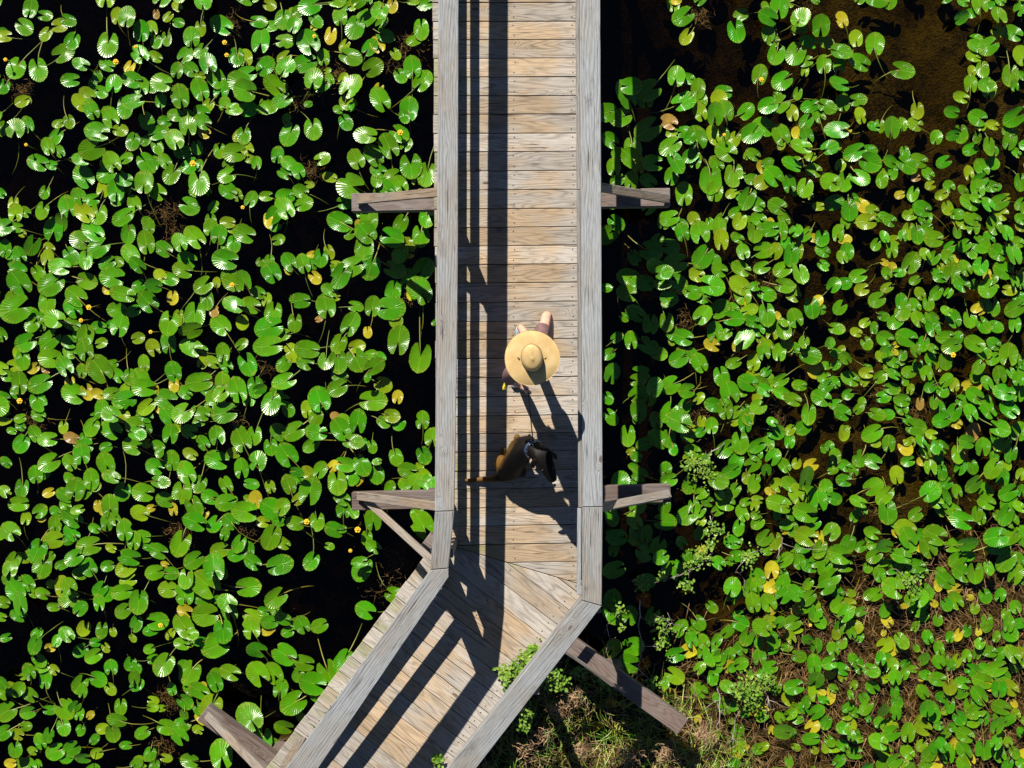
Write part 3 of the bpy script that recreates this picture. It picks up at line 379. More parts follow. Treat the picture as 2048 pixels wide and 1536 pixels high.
TILES.append((1180, 0, 3.413, """635 115 150 330;660 250 115 300 y;995 210 150 250;1285 65 150 90;1210 135 130 30;1215 235 110 80;1270 370 140 290;1250 280 100 30;1410 155 145 120;1555 200 140 85;1500 290 115 30;1620 295 105 20 y;1720 140 100 60 Y;1815 270 105 80 y;1940 315 145 90;1400 370 150 300;1470 420 100 0;1595 445 120 90;1690 370 150 180;1700 450 110 90;1840 430 150 30;1465 490 75 100 y;1155 515 135 100;1315 550 135 320;1690 590 145 0;1820 685 115 180;1300 710 140 330;1205 735 130 340;1380 775 110 90 y;1060 765 120 130;910 630 115 10;880 690 130 90 y;735 610 130 90;670 540 100 0;580 545 160 100;625 710 170 150;760 690 100 90;750 770 120 60 y;840 800 150 90;920 770 140 80;1505 725 120 350;1610 730 120 200;1560 790 110 0;1475 830 110 300;1475 930 120 60;1725 710 115 90;1845 795 105 80 y;1690 895 160 10;1750 890 70 0 Y;1105 910 150 320;1190 870 140 30;1305 930 140 60;725 960 160 80;845 930 130 60 y;930 1040 150 40;985 950 110 300 y;690 1060 120 0;550 1000 150 0;570 1120 150 240;555 1210 120 100;820 1220 170 270;850 1310 130 90;980 1190 150 270;640 1330 150 90;710 1500 90 60 y;545 1490 130 340;1115 1060 110 30;1420 1025 140 20;1360 1140 130 30;1400 1110 100 340;1530 1165 110 20;1605 1030 130 150;1670 990 100 60;1810 1040 150 340;1900 1030 100 180;1900 1110 150 200;1705 1135 85 120 y;1620 1260 140 0;1735 1235 120 280;1825 1220 140 220;1450 1290 130 280;1490 1330 80 0 y;1350 1270 110 70;1250 1210 150 40;1180 1240 120 0 y;1105 1225 90 0;970 1320 90 0 y;1070 1350 150 300;1135 1400 120 30;1280 1410 125 30;1005 1450 110 340;890 1510 110 300;1020 1510 110 300 y;1150 1500 110 0;1325 1500 90 0;1660 1385 120 160;1765 1430 130 270;1560 1410 80 0 y;1925 1440 85 30 y;1850 1490 130 60 y;1760 1500 120 0;1990 1230 100 290;2010 1480 80 0;250 660 190 70;410 615 165 0;120 770 150 0;400 880 190 0;540 840 120 30 yb;560 910 80 0 y;290 1010 150 270;330 1140 110 90 y;140 960 120 0;160 1150 120 90;280 1240 130 90;430 1120 130 0;400 1240 110 0;190 1230 100 0;1035 100 100 0;1350 20 90 0 y;590 10 70 0 Y"""))
TILES.append((1448, 0, 3.413, """1210 480 155 200;1315 755 110 260 y;1305 850 105 20 y;1210 855 90 80;1525 785 100 0;1730 810 125 20;1835 855 85 20 y;1965 810 150 0;1950 890 100 0;1945 965 130 100;2035 1010 90 0;1445 945 95 90;1535 940 90 350;1705 950 70 270;1680 1020 110 340;1790 1005 120 270;1825 1115 100 190;1755 1155 120 0;1235 1130 140 210;1330 1100 120 20;1500 1105 110 330;1145 1175 95 270;1075 1230 105 290;1395 1190 95 0;1410 1265 75 0 y;1535 1275 85 0;1740 1235 120 330;1815 1275 95 0;1290 1320 110 290;1200 1330 65 0 Y;1720 1295 120 80;1630 1300 80 0;1480 1330 90 330 y;1350 1430 120 30;1120 1480 115 350;1580 1465 95 180;1670 1390 140 30;1780 1410 110 60;1880 1380 130 330;1890 1460 110 0 y;1830 1510 130 0;1690 1500 120 30;2020 1500 80 0;1310 1215 60 0 b;2020 1240 120 270;1270 1465 100 0 yb;1690 90 80 340;1740 40 130 80;1845 140 120 90;1970 230 130 30;2015 65 110 130;1635 15 80 0;1830 40 80 0;1880 10 80 0;1720 320 120 0;1800 320 130 330;1760 470 110 270;1690 490 70 80 y;1680 580 110 90;1770 590 110 0;1800 620 120 90;1950 510 150 270;2030 390 130 60 y;2035 520 80 0;1060 860 90 280;1130 890 140 90;1020 870 80 0"""))
TILES.append((1180, 450, 3.413, """750 65 150 80;880 30 130 80;890 110 140 90 y;1010 90 90 30;1120 50 130 270;1295 50 120 90;1175 175 140 160;1040 190 110 80;775 210 160 300;630 60 120 80;540 150 120 200;1345 130 95 60;1370 200 140 270;1460 70 100 330;1580 85 110 270;1530 90 70 0 Y;1690 60 110 90;1750 190 120 80;1220 30 120 0;1035 300 130 30;1175 290 110 0;1320 300 120 0;1410 340 135 260;885 310 110 20;730 340 110 30 y;820 420 170 180;770 490 110 0;690 460 110 200;1030 420 150 30 y;1040 480 130 80;1200 470 125 200;1320 415 130 190;1390 480 105 30 y;1510 560 145 260;760 620 135 130;880 575 140 150;980 570 90 0;970 640 140 180;1080 585 110 150 y;1200 610 150 270;1105 660 120 20;1140 710 110 0;1220 680 80 0;1270 640 80 90 Y;1400 640 130 70;1310 710 130 270;640 770 135 20;560 740 110 60;850 740 130 80;920 745 100 330;1045 780 150 130;1000 830 80 90 Y;1165 785 70 0 y;1210 830 100 0 y;1340 810 100 260 y;1440 800 90 300;1395 850 80 90;1285 875 110 90;1180 870 120 80;1480 890 140 190;1605 820 100 20;1670 870 100 20 y;1730 910 110 20;1590 970 120 180;1680 970 90 0;610 910 130 330;700 900 110 70;750 950 130 60;985 940 100 340;1115 940 110 90 y;1200 1000 80 330;1110 1020 100 0 y;895 1030 130 260;1080 1080 130 20;1165 1080 120 30;1180 1130 100 0;1300 1060 110 330;1310 1150 110 0;1380 1190 120 20;1435 1095 100 0;1600 1040 90 0;1610 1100 110 0;1575 1180 140 20;660 1130 115 350;555 1090 135 330;650 1230 110 300;540 1270 150 300;950 1150 160 70;1035 1140 80 0;850 1230 120 20;920 1260 140 90;990 1275 90 0;1135 1240 130 330;1050 1340 140 80;980 1340 90 0 y;760 1330 80 90 Y;820 1360 130 80;750 1400 110 0;640 1310 90 0;590 1350 140 0;1235 1340 90 0;1250 1410 140 10;1370 1400 100 0 y;1460 1380 110 0;1490 1280 140 270;330 400 100 20;380 400 120 0;260 470 140 0;500 400 120 0;590 390 130;530 500 120;410 180 150;300 220 110;590 260 160;450 290 130;410 670 130;390 820 150;520 660 120;280 790 120 80;320 1060 110;320 1150 130;330 1270 150 90;430 1110 140;450 1340 110;120 1180 90;130 880 100;105 430 80;230 630 70;180 770 90"""))
TILES.append((1448, 900, 3.413, """205 20 110 0;330 50 140 60;415 115 115 50;275 135 80 30;70 265 120 330;205 220 130 290;360 230 110 300 y;445 220 140 20;530 190 150 100;680 260 150 290;560 290 140 0;500 310 140 60 y;350 350 170 20;310 300 70 Y;640 350 150 90;40 350 110 30;150 355 80 0;205 385 70 Y;130 425 130 80;215 440 80 0;370 450 110 0;460 445 100;550 425 160 20;410 495 110 30;100 520 130 50;615 500 100 0;885 460 95 60;1110 410 150 270;1320 440 130 270;1170 500 80;1465 405 90;1560 400 130 300;1590 470 150 0;1720 430 120 80;1860 470 140 200;1950 470 130 0;2010 390 120;1240 540 140 30 y;725 555 130 130;1010 565 110 20;995 610 70 0;845 635 120 290;270 595 120 320;290 690 95 330;50 610 130 60;560 590 150 20 y;650 670 120 290;540 660 110 0;1065 640 120 20;1250 600 140 60;1350 580 120 0;1440 580 150 20;1390 670 140 60;1325 670 60 Y;1020 720 110 330;1200 720 140 20;1180 760 110;1080 765 80;790 710 150 20;510 760 110 60;410 750 110;370 800 90;320 820 120 90 Y;1555 650 120;1630 630 140 180;1840 640 160;1820 580 170 0;1960 590 140 0;1920 750 150 320;1780 790 90 270;1700 830 140 270;1620 840 130 30;2010 760 120;1980 850 140;1590 740 120;685 800 110 300;715 870 150 320;680 930 120 150;825 790 110;1310 790 120;1350 830 90;1060 850 100 80;980 800 70;1210 850 120 300;1470 830 80;1510 890 140 0;1130 930 160 30;1035 980 100 340;1460 920 80 Y;860 975 70 y;40 930 140;60 1000 100;220 920 90 80;395 910 110;460 960 130;400 990 120;345 970 80 Y;570 1000 120;520 970 80 0;195 1045 130 80;300 1040 120;330 1090 70 Y;490 1085 80 Y;360 1140 130;470 1160 130 330;620 1110 110 280;540 1070 110;785 1050 120 0;810 1110 130;935 1100 80 330;1100 1085 110 290;1320 1060 160;1310 1000 130;1470 1135 100 0;1510 1050 90;1430 1045 60 Y;1780 995 100 250;1710 1080 75 270 y;1675 1005 55 Y;1925 1115 80;1940 1180 110 0 y;2030 1170 100;1990 1075 90"""))
pads = []
def add_pad(px, py, L, a, k, rg=None):
    p = P(px, py, WZ); Lm = 1.06 * L * (H - WZ) / F
    for q in pads:
        if abs(q[0]-p.x) < .1 and abs(q[1]-p.y) < .1 and math.hypot(q[0]-p.x, q[1]-p.y) < 0.36*min(Lm, q[2]): return
    pads.append([p.x, p.y, Lm, a, k])
rp = random.Random(21)
for (ox, oy, scl, txt) in TILES:
    for it in txt.replace('\n', ' ').split(';'):
        w_ = it.split()
        if len(w_) < 3: continue
        nums = [float(q) for q in w_ if q.lstrip('-').replace('.', '').isdigit()]; kd = [q for q in w_ if q.isalpha()]
        a = nums[3] if len(nums) > 3 and nums[3] != 0 else (rp.uniform(-40, 60) if len(nums) > 3 else rp.uniform(0, 360))
        add_pad(ox + nums[0]/scl, oy + nums[1]/scl, nums[2]/scl, a + rp.uniform(-8, 8), kd[0] if kd else 'g')
n_listed = len(pads)
# little pads filling between, and the pond going on beyond the picture
for _ in range(2000):
    px, py = rp.uniform(-160, 2200), rp.uniform(-150, 1690)
    inside = 0 < px < 2048 and 0 < py < 1536
    if 850 < px < 1215: continue
    if inside:
        if 1640 < px < 1905 and py < 300 or (930 < px < 1300 and py > 1330) or (px < 1420 and py > 1400 and px > 930) or (px < 960 and py > 1130 and px > 500): continue
        p = P(px, py, WZ); near = sum(1 for q in pads if abs(q[0]-p.x) < .36 and abs(q[1]-p.y) < .36)
        strip = 1212 < px < 1330 and 160 < py < 1330; rb = px > 1290 and py > 1000
        if not (strip or rb) and (near < 5 or rp.random() < (.62 if px < 1024 else .3)): continue
        if strip: add_pad(px, py, rp.uniform(32, 46), rp.uniform(0, 360), 'g'); continue
        if rb: add_pad(px, py, rp.uniform(22, 40), rp.uniform(0, 360), rp.choice('gggggyyY')); continue
        add_pad(px, py, rp.uniform(17, 34), rp.uniform(0, 360), rp.choice('ggggyyY'))
    elif rp.random() < 0.8: add_pad(px, py, rp.uniform(26, 48), rp.uniform(0, 360), rp.choice('ggggggy'))
def leaf_geo(Lm, rg, shape=None):
    """local leaf: stalk joins at the origin, notch towards +x. returns verts, faces, uvs"""
    nth = 27; dl = R(rg.uniform(7, 24)); asp = rg.uniform(0.78, 1.0); tipx = rg.uniform(.54, .63); lobe = rg.uniform(.03, .10)
    rings = (0.28, 0.55, 0.8, 0.94, 1.0); ph = rg.uniform(0, 6.3); ph2 = rg.uniform(0, 6.3)
    dish = rg.uniform(-.02, .10); fold = rg.uniform(-.02, .16) if rg.random() < .5 else 0; wav = rg.uniform(.004, .018); curl = rg.uniform(0.0, .10); lift = rg.uniform(0, .35) if rg.random() < .25 else 0
    kk = rg.randint(11, 16); tear = rg.uniform(-2.2, 2.2) if rg.random() < .10 else 0
    V_, F_, UV = [(0, 0, 0)], [], [(.5, .5)]
    for f in rings:
        for i in range(nth):
            t_ = -1 + 2*i/(nth-1); th = t_*(math.pi-dl); at = abs(th)/math.pi
            r = tipx*(1-at)**1.5*.42 + .40 + .055*math.sin(at*math.pi)**2 * (1 if at > .5 else .3)
            r = tipx + (0.425-tipx)*min(1, at/.5)**1.25 if at < .5 else .425 + lobe*math.sin(min(1, (at-.5)/.40)*math.pi*.5)**2
            if t_*t_ > .98: r *= .93
            r *= 1 + .014*math.sin(th*kk+ph2)*(f > .9)
            if tear and abs(th - tear) < .26: r *= .62 + 1.2*abs(th - tear)
            x, y = -r*f*math.cos(th), r*f*math.sin(th)*asp
            z = dish*f*f*.35 + fold*abs(y) + wav*math.sin(th*kk+ph)*f**5 + .022*math.sin(th*2.3+ph)*f*f + curl*max(0, f-.78)*(.6+.4*math.sin(th*3+ph2))
            z += lift*max(0, at-.62)*f*.5
            V_.append((x*Lm, y*Lm, z*Lm)); UV.append((x+.5, y+.5))
    for i in range(nth-1): F_.append((0, 1+i, 2+i))
    for k in range(len(rings)-1):
        for i in range(nth-1):
            a = 1+k*nth+i; b = a+nth; F_.append((a, b, b+1, a+1))
    return V_, F_, UV
def leaf_mesh(name, V_, F_, UV, tints):
    me = mesh(name, V_, F_, True); ul = me.uv_layers.new(name='UVMap')
    for lp_ in me.loops: ul.data[lp_.index].uv = UV[lp_.vertex_index]
    ca = me.color_attributes.new('tint', 'FLOAT_COLOR', 'POINT')
    for i, c_ in enumerate(tints): ca.data[i].color = (*c_, 1)
    me.materials.append(M['leaf']); return me
def tint_of(k, rg):
    v = rg.uniform(.8, 1.2); j = rg.random()
    base = {'g': (0.030 + .050*j, 0.198, 0.0006), 'y': (0.115 + .06*j, 0.235, 0.002), 'Y': (0.36, 0.30, 0.012), 'b': (0.24, 0.13, 0.03)}
    if k in ('dk', 'd'): k = 'g'
    if k in ('yb', 'yd', 'bY', 'YB'): k = 'b' if rg.random() < .4 else 'y'
    c_ = base.get(k, base['g']); return tuple(q*v for q in c_)
order = sorted(range(len(pads)), key=lambda i: (pads[i][2]*(1.0 if i < n_listed else .2)))
lev = {}; cell = {}
for i in order:
    p = pads[i]; cx, cy = int(p[0]//.4), int(p[1]//.4); l_ = 0
    for dx in (-1, 0, 1):
        for dy in (-1, 0, 1):
            for j in cell.get((cx+dx, cy+dy), []):
                q = pads[j]
                if math.hypot(q[0]-p[0], q[1]-p[1]) < .42*(q[2]+p[2]): l_ = max(l_, lev[j]+1)
    lev[i] = l_; cell.setdefault((cx, cy), []).append(i)
inview = [i for i in range(n_listed) if abs(pads[i][0]) < 5.36 and abs(pads[i][1]) < 4.02]
big = set(sorted(inview, key=lambda i: -pads[i][2])[:300])
fl = [(450, 86, 1), (233, 125, 1.2), (387, 328, 1.3), (454, 111, .9), (486, 415, .8), (465, 570, 1), (179, 615, 1.1), (163, 641, .9), (302, 664, .8), (322, 1250, 1), (801, 266, 1.2), (614, 1043, 1.2), (716, 1059, 1.3), (701, 1101, .8), (1522, 160, 1), (1905, 710, 1.1), (272, 94, .7), (629, 73, .8), (12, 120, .8), (53, 290, .7), (41, 802, 1.2), (1620, 1250, .7), (1448, 270, .7)]
restV, restF, restUV, restT = [], [], [], []; stV, stF = [], []
NAMES = {'g': 'green', 'y': 'yellow-green', 'Y': 'yellow', 'b': 'brown'}
beams_at = [(P(780, 404, WZ), 'the upright cross beam')]
for i, (x, y, Lm, a, k) in enumerate(pads):
    rg = random.Random(i*7+3); V_, F_, UV = leaf_geo(Lm, rg); tn = tint_of(k, rg)
    raised = rg.random() < (.30 if Lm > .2 else .15) and k in ('g', 'dk')
    z = WZ + .007 + .013*min(lev[i], 6) + (rg.uniform(.03, .16) if raised else 0)
    tmax = 24 if raised else 5
    tl = Matrix.Rotation(R(rg.uniform(-tmax, tmax)), 4, 'X') @ Matrix.Rotation(R(rg.uniform(-tmax, tmax)), 4, 'Y')
    if raised and rg.random() < .5: tl = Matrix.Rotation(R(-rg.uniform(10, 30)), 4, Vector((math.cos(azim + rg.gauss(0, .5)), math.sin(azim), 0)))
    mt = Matrix.Translation((x, y, z)) @ tl @ Matrix.Rotation(R(-a), 4, 'Z')
    low = min((mt @ Vector(v)).z for v in V_)
    if low < WZ + .003: mt = Matrix.Translation((0, 0, WZ + .003 - low)) @ mt; z += WZ + .003 - low
    # stalk sloping down into the water from the notch
    sv = None
    if i < n_listed and (rg.random() < .75 or raised):
        d = R(-a) + rg.uniform(-.35, .35); ln = Lm*rg.uniform(1.0, 2.1); org = Vector((x, y, z - .004))
        pts = [org + Vector((math.cos(d+bend*t_)*ln*t_, math.sin(d+bend*t_)*ln*t_, (WZ - .012 - org.z)*min(1, t_*2.2) - .16*max(0, t_-.35)**1.2)) for bend in [rg.uniform(-.5, .5)] for t_ in (0, .15, .35, .6, .8, 1)]
        sv = (pts, .0058*min(1.2, Lm/.22))
    if i in big:
        wd = 'green'; kk = {'dk': 'g', 'd': 'g', 'yb': 'b', 'yd': 'y', 'YB': 'Y'}.get(k, k); wd = NAMES.get(kk, 'green')
        me = leaf_mesh('lily_pad', V_, F_, UV, [tn]*len(V_)); o = link('lily_pad', me); o.matrix_world = mt
        nb = sum(1 for j, q in enumerate(pads) if j != i and math.hypot(q[0]-x, q[1]-y) < .45*(q[2]+Lm))
        def near(test, dist): return any(j != i and test(q) and math.hypot(q[0]-x, q[1]-y) < dist for j, q in enumerate(pads))
        size = 'large' if Lm > .265 else 'medium'; tone = '' if wd != 'green' else ('pale ' if tn[1] > .24 else ('dark ' if tn[1] < .185 else ''))
        pos = 'raised and tilted' if raised else ('floating alone' if nb == 0 else ('touching one pad' if nb == 1 else ('overlapping others' if nb < 5 else 'in a crowded cluster')))
        fd = min(math.hypot(P(q[0], q[1], WZ).x-x, P(q[0], q[1], WZ).y-y) for q in fl)
        rel = ' beside a yellow flower' if fd < .22 else (' by a cross beam' if any(abs(y-b_) < .32 and .85 < abs(x) < 1.9 for b_ in (1.87, -1.2)) else (' beside a yellow leaf' if near(lambda q: q[4] == 'Y', .26) else (' near the boardwalk' if -1.6 < x < -.75 and y > -1.8 else (' in handrail shadow' if .9 < x < 1.65 and y > -2.2 else (' among reed litter' if x > 2.0 and y < -1.9 else '')))))
        na_ = math.degrees(math.atan2(-y*0, -x)); fc = math.cos(R(-a)) * (-1 if x > 0 else 1)
        nt_ = ', notch facing the boardwalk' if fc > .5 else (', notch facing away' if fc < -.5 else '')
        sd_ = ' on the grassy side' if x > 0 and not rel else (' on the open side' if not rel else '')
        lab = f'{size} {tone}{wd} lily pad {pos}{rel}{sd_}{nt_}'
        if len(lab.split()) > 16: lab = f'{size} {tone}{wd} lily pad {pos}{rel}{sd_}'
        tag(o, lab, 'lily pad', lab.replace('lily pad', 'lily pads'))
        if sv:
            v2, f2 = [], []; im = mt.inverted(); tube_into(v2, f2, [im @ q for q in sv[0]], sv[1], sv[1]*.8, 5)
            link('stalk', mesh('stalk', v2, f2, True), M['stalk'], o)
    else:
        b0 = len(restV); restV += [mt @ Vector(v) for v in V_]; restF += [tuple(b0+q for q in f) for f in F_]; restUV += UV; restT += [tn]*len(V_)
        if sv: tube_into(stV, stF, sv[0], sv[1], sv[1]*.8, 5)
o = link('lily_pads', leaf_mesh('lily_pads', restV, restF, restUV, restT)); tag(o, 'carpet of smaller green lily pads covering the pond', 'lily pads', kind='stuff')
o2 = link('stalks', mesh('stalks', stV, stF, True), M['stalk'], o); o2['kind'] = 'stuff'
# yellow pond flowers and buds
def flower_mesh(r):
    V_, F_ = [], []
    bm = bmesh.new()
    for k in range(6):
        a = k*math.pi/3
        m_ = Matrix.Rotation(a, 4, 'Z') @ Matrix.Translation((r*.55, 0, r*.5)) @ Matrix.Rotation(R(-55), 4, 'Y') @ Matrix.Diagonal((r*.75, r*.62, r*.16, 1))
        bmesh.ops.create_icosphere(bm, subdivisions=1, radius=1, matrix=m_)
    return bm_mesh('flower', bm, True)
for (px, py, sz) in fl:
    r = .026*sz; z = WZ + random.Random(px).uniform(.07, .16); p = P(px, py, z)
    o = link('pond_flower', flower_mesh(r), M['petal'], None, p)
    bm = bmesh.new(); bmesh.ops.create_uvsphere(bm, u_segments=10, v_segments=6, radius=r*.55, matrix=Matrix.Translation((0, 0, r*.55)))
    link('stigma_disc', bm_mesh('stigma_disc', bm, True), M['stigma'], o)
    v2, f2 = [], []; dd = random.Random(px+1).uniform(0, 6.3); tube_into(v2, f2, [(0, 0, r*.2), (.01*math.cos(dd), .01*math.sin(dd), -.08), (.06*math.cos(dd), .06*math.sin(dd), -.3)], .005, .006, 5)
    link('stem', mesh('stem', v2, f2, True), M['stalk'], o)
    small = sz < .85
    tag(o, 'small half-open yellow pond lily bud standing among the pads' if small else 'round yellow pond lily flower standing above the pads', 'flower', 'yellow pond lily buds' if small else 'yellow pond lily flowers')

# ------------------------------------------------------------------ water weed, litter, grass, twigs
def strips(name, items, mat, label, cat):
    V_, F_ = [], []
    for pts, wd in items:
        b0 = len(V_); n = len(pts)
        for i, p in enumerate(pts):
            d = (pts[min(i+1, n-1)] - pts[max(i-1, 0)]); s_ = Vector((-d.y, d.x, 0)); s_ = s_.normalized() if s_.length > 1e-6 else Vector((1, 0, 0))
            w_ = wd*(1 - .75*i/(n-1)); V_.append(p - s_*w_/2); V_.append(p + s_*w_/2 + Vector((0, 0, wd*.3)))
        for i in range(n-1): F_.append((b0+2*i, b0+2*i+1, b0+2*i+3, b0+2*i+2))
    return tag(link(name, mesh(name, V_, F_, True), M[mat]), label, cat, kind='stuff')
rs = random.Random(77); it = []
for _ in range(7500):      # floating and sunken reed litter on the shelf
    px = rs.uniform(1330, 2150); py = rs.uniform(1010, 1640)
    if py < 1330 - (px-1330)*.42 + rs.gauss(0, 45): continue
    z = WZ + rs.uniform(-.06, .012); p = P(px, py, z); a = rs.gauss(-.35, .9); L = rs.uniform(.10, .42)
    d = Vector((math.cos(a), math.sin(a), rs.uniform(-.06, .06))); c_ = Vector((-d.y, d.x, 0))*rs.uniform(-.06, .06)
    it.append(([p, p + d*L*.5 + c_, p + d*L], rs.uniform(.003, .008)))
strips('reed_litter', it, 'litter', 'brown dead reed litter matted in the shallow water', 'reed litter')
it = []
for (px, py, r, n) in [(40, 175, 30, 90), (330, 425, 34, 110), (460, 45, 25, 50), (640, 160, 34, 110), (680, 150, 20, 60), (800, 110, 40, 120), (840, 80, 30, 90), (625, 340, 26, 70), (470, 850, 30, 70), (65, 845, 36, 110), (500, 1050, 30, 80), (360, 1060, 28, 70), (545, 130, 20, 50), (590, 205, 20, 50), (700, 560, 25, 50), (820, 590, 25, 60), (1400, 30, 26, 70), (1615, 25, 30, 50), (1545, 560, 36, 120), (1480, 590, 24, 60), (1400, 830, 40, 100), (1555, 840, 26, 70), (1370, 640, 30, 60), (1840, 830, 30, 90), (1760, 790, 18, 50), (1760, 1020, 36, 100), (780, 1160, 50, 60), (800, 1120, 30, 50), (340, 1400, 30, 100), (330, 1500, 30, 70), (530, 730, 30, 60), (420, 760, 30, 60), (350, 470, 26, 60)]:
    for _ in range(n):
        z = WZ + rs.uniform(-.09, .006); c_ = P(px + rs.gauss(0, r*.42), py + rs.gauss(0, r*.42), z); a = rs.uniform(0, 6.3); pts = [c_]
        for k in range(4): a += rs.gauss(0, .7); pts.append(pts[-1] + Vector((math.cos(a), math.sin(a), rs.uniform(-.25, .12)))*rs.uniform(.012, .034))
        it.append((pts, rs.uniform(.0025, .005)))
strips('water_weed', it, 'root_tangle', 'brown tangles of water weed between the lily pads', 'water weed')
it, it2, it3 = [], [], []
def in_bank(px, py): return py > 1395 - 70*math.exp(-((px-1150)/160)**2) + max(0, px-1400)*1.1 and px > 1000 - (py-1400)*.5
for _ in range(3300):
    px, py = rs.uniform(900, 1560), rs.uniform(1320, 1640)
    if not in_bank(px, py + rs.gauss(0, 14)): continue
    p = P(px, py, 0); zb = max(bed_z(p.x, p.y), WZ - .03); p = P(px, py, zb); a = rs.uniform(0, 6.3); lean = rs.uniform(.3, 1.1)
    kind = rs.random(); gpatch = mnoise.noise(Vector((p.x*2.6, p.y*2.6, 9)))
    L = rs.uniform(.14, .40)
    if kind < .60 + gpatch*.5:
        d = Vector((math.cos(a)*lean, math.sin(a)*lean, .8)); it.append(([p, p + d*L*.45, p + d*L*.75 + Vector((0, 0, -.03*L)), p + Vector((d.x*L*1.15, d.y*L*1.15, .45*L))], rs.uniform(.006, .011)))
    else:
        d = Vector((math.cos(a), math.sin(a), rs.uniform(0, .5))); c_ = Vector((-d.y, d.x, 0))*rs.uniform(-.05, .05); it2.append(([p + Vector((0, 0, rs.uniform(0, .12))), p + d*L*.5 + c_ + Vector((0, 0, .05)), p + d*L + Vector((0, 0, .03))], rs.uniform(.004, .008)))
strips('marsh_grass', it, 'grass_blade', 'yellow-green marsh grass growing on the bank beside the boardwalk', 'grass')
for (px, py, r, n) in [(1150, 1395, 22, 110), (1118, 1420, 26, 120), (1165, 1500, 26, 110), (1260, 1510, 30, 120), (1415, 1470, 24, 110), (1335, 1505, 24, 100), (1050, 1500, 24, 70), (1085, 1470, 20, 60)]:
    for _ in range(n):
        c_ = P(px + rs.gauss(0, r*.5), py + rs.gauss(0, r*.4), WZ + rs.uniform(.08, .3)); a = rs.uniform(0, 6.3); pts = [c_]
        for k in range(3): a += rs.gauss(0, .6); pts.append(pts[-1] + Vector((math.cos(a), math.sin(a), rs.uniform(-.4, .4)))*rs.uniform(.015, .04))
        it2.append((pts, rs.uniform(.004, .009)))
strips('dead_grass', it2, 'tuft', 'tangled tan dead grass lying on the bank', 'dead grass')
def leaf_blob(V_, F_, c_, rg, L):
    a, t_ = rg.uniform(0, 6.3), rg.uniform(-.6, .6); d = Vector((math.cos(a), math.sin(a), t_*.6)).normalized(); s_ = Vector((-d.y, d.x, rg.uniform(-.3, .3)))*L*.34
    b0 = len(V_); V_ += [c_, c_ + d*L*.35 + s_ + Vector((0, 0, .12*L)), c_ + d*L*.35 - s_ + Vector((0, 0, .12*L)), c_ + d*L*.72 + s_*.8 + Vector((0, 0, .06*L)), c_ + d*L*.72 - s_*.8 + Vector((0, 0, .06*L)), c_ + d*L, c_ + d*L*.5]
    F_ += [(b0, b0+6, b0+1), (b0, b0+2, b0+6), (b0+1, b0+6, b0+3), (b0+2, b0+4, b0+6), (b0+3, b0+6, b0+5), (b0+6, b0+4, b0+5)]
def sprig(name, stems, clusters, label, cat='shrub', mat='shrub_leaf', leaf=.034, group=None):
    """stems: [[(px,py,z)...], r]; clusters: (px,py,z,radius_px,n)"""
    rg = random.Random(hash(label) % 997 if False else len(label)*31 + int(clusters[0][0]) if clusters else int(stems[0][0][0][0]))
    a0 = stems[0][0][0]; root = empty(name, P(a0[0], a0[1], a0[2])); tag(root, label, cat, group); org = root.location
    for pts, r in stems:
        q = [P(*p) - org for p in pts]; fine = []
        for i in range(len(q)-1):
            for k in range(3): fine.append(q[i].lerp(q[i+1], k/3) + Vector([rg.gauss(0, .006) for _ in range(3)])*(1 if i+k else 0))
        fine.append(q[-1]); v2, f2 = [], []; tube_into(v2, f2, fine, r, r*.35, 5)
        for i in range(2, len(fine), 2):       # side twiglets
            a = rg.uniform(0, 6.3); L = rg.uniform(.04, .12); tube_into(v2, f2, [fine[i], fine[i] + Vector((math.cos(a)*L*.6, math.sin(a)*L*.6, .01)), fine[i] + Vector((math.cos(a+.4)*L, math.sin(a+.4)*L, .03))], r*.45, r*.2, 4)
        link('stem', mesh('stem', v2, f2, True), M['twig'], root)
    V_, F_ = [], []
    for (px, py, z, rad_, n) in clusters:
        for _ in range(n):
            c_ = P(px + rg.gauss(0, rad_*.5), py + rg.gauss(0, rad_*.5), z + rg.gauss(0, .035)) - org; leaf_blob(V_, F_, c_, rg, leaf*rg.uniform(.6, 1.3))
        c0 = P(px, py, z) - org; v2, f2 = [], []
    if V_: link('foliage', mesh('foliage', V_, F_, True), M[mat], root)
    return root
W0 = WZ
sprig('shrub_sprig', [([(1425, 1105, W0), (1400, 1130, W0+.12), (1360, 1150, W0+.2), (1308, 1166, W0+.25)], .010)], [(1285, 1166, W0+.25, 15, 70), (1325, 1155, W0+.22, 9, 30), (1372, 1172, W0+.2, 14, 50), (1398, 1112, W0+.15, 22, 90), (1380, 1128, W0+.15, 14, 40), (1420, 1090, W0+.1, 10, 30)], 'brown branch with small pale green leaf clusters leaning over the pads')
sprig('shrub_sprig', [([(1450, 884, W0+.02), (1425, 905, W0+.1), (1405, 918, W0+.16)], .009)], [(1398, 928, W0+.16, 26, 120), (1415, 945, W0+.12, 16, 50), (1380, 932, W0+.14, 12, 40)], 'leafy sprig on a dark twig rising between lily pads near the lower cross beam')
sprig('shrub_sprig', [([(1420, 1032, W0), (1425, 1050, W0+.08), (1430, 1062, W0+.12)], .006)], [(1430, 1063, W0+.12, 17, 70)], 'little bright green leafy sprig standing alone on a thin twig')
sprig('shrub_sprig', [([(1280, 1200, W0), (1277, 1250, W0+.2), (1285, 1285, W0+.28), (1273, 1352, W0+.3)], .008), ([(1285, 1292, W0+.28), (1318, 1294, W0+.3)], .005), ([(1276, 1338, W0+.3), (1305, 1362, W0+.28)], .005)], [(1308, 1366, W0+.22, 12, 40), (1322, 1290, W0+.2, 12, 40)], 'forked pale grey twig with few leaves above the dark pads')
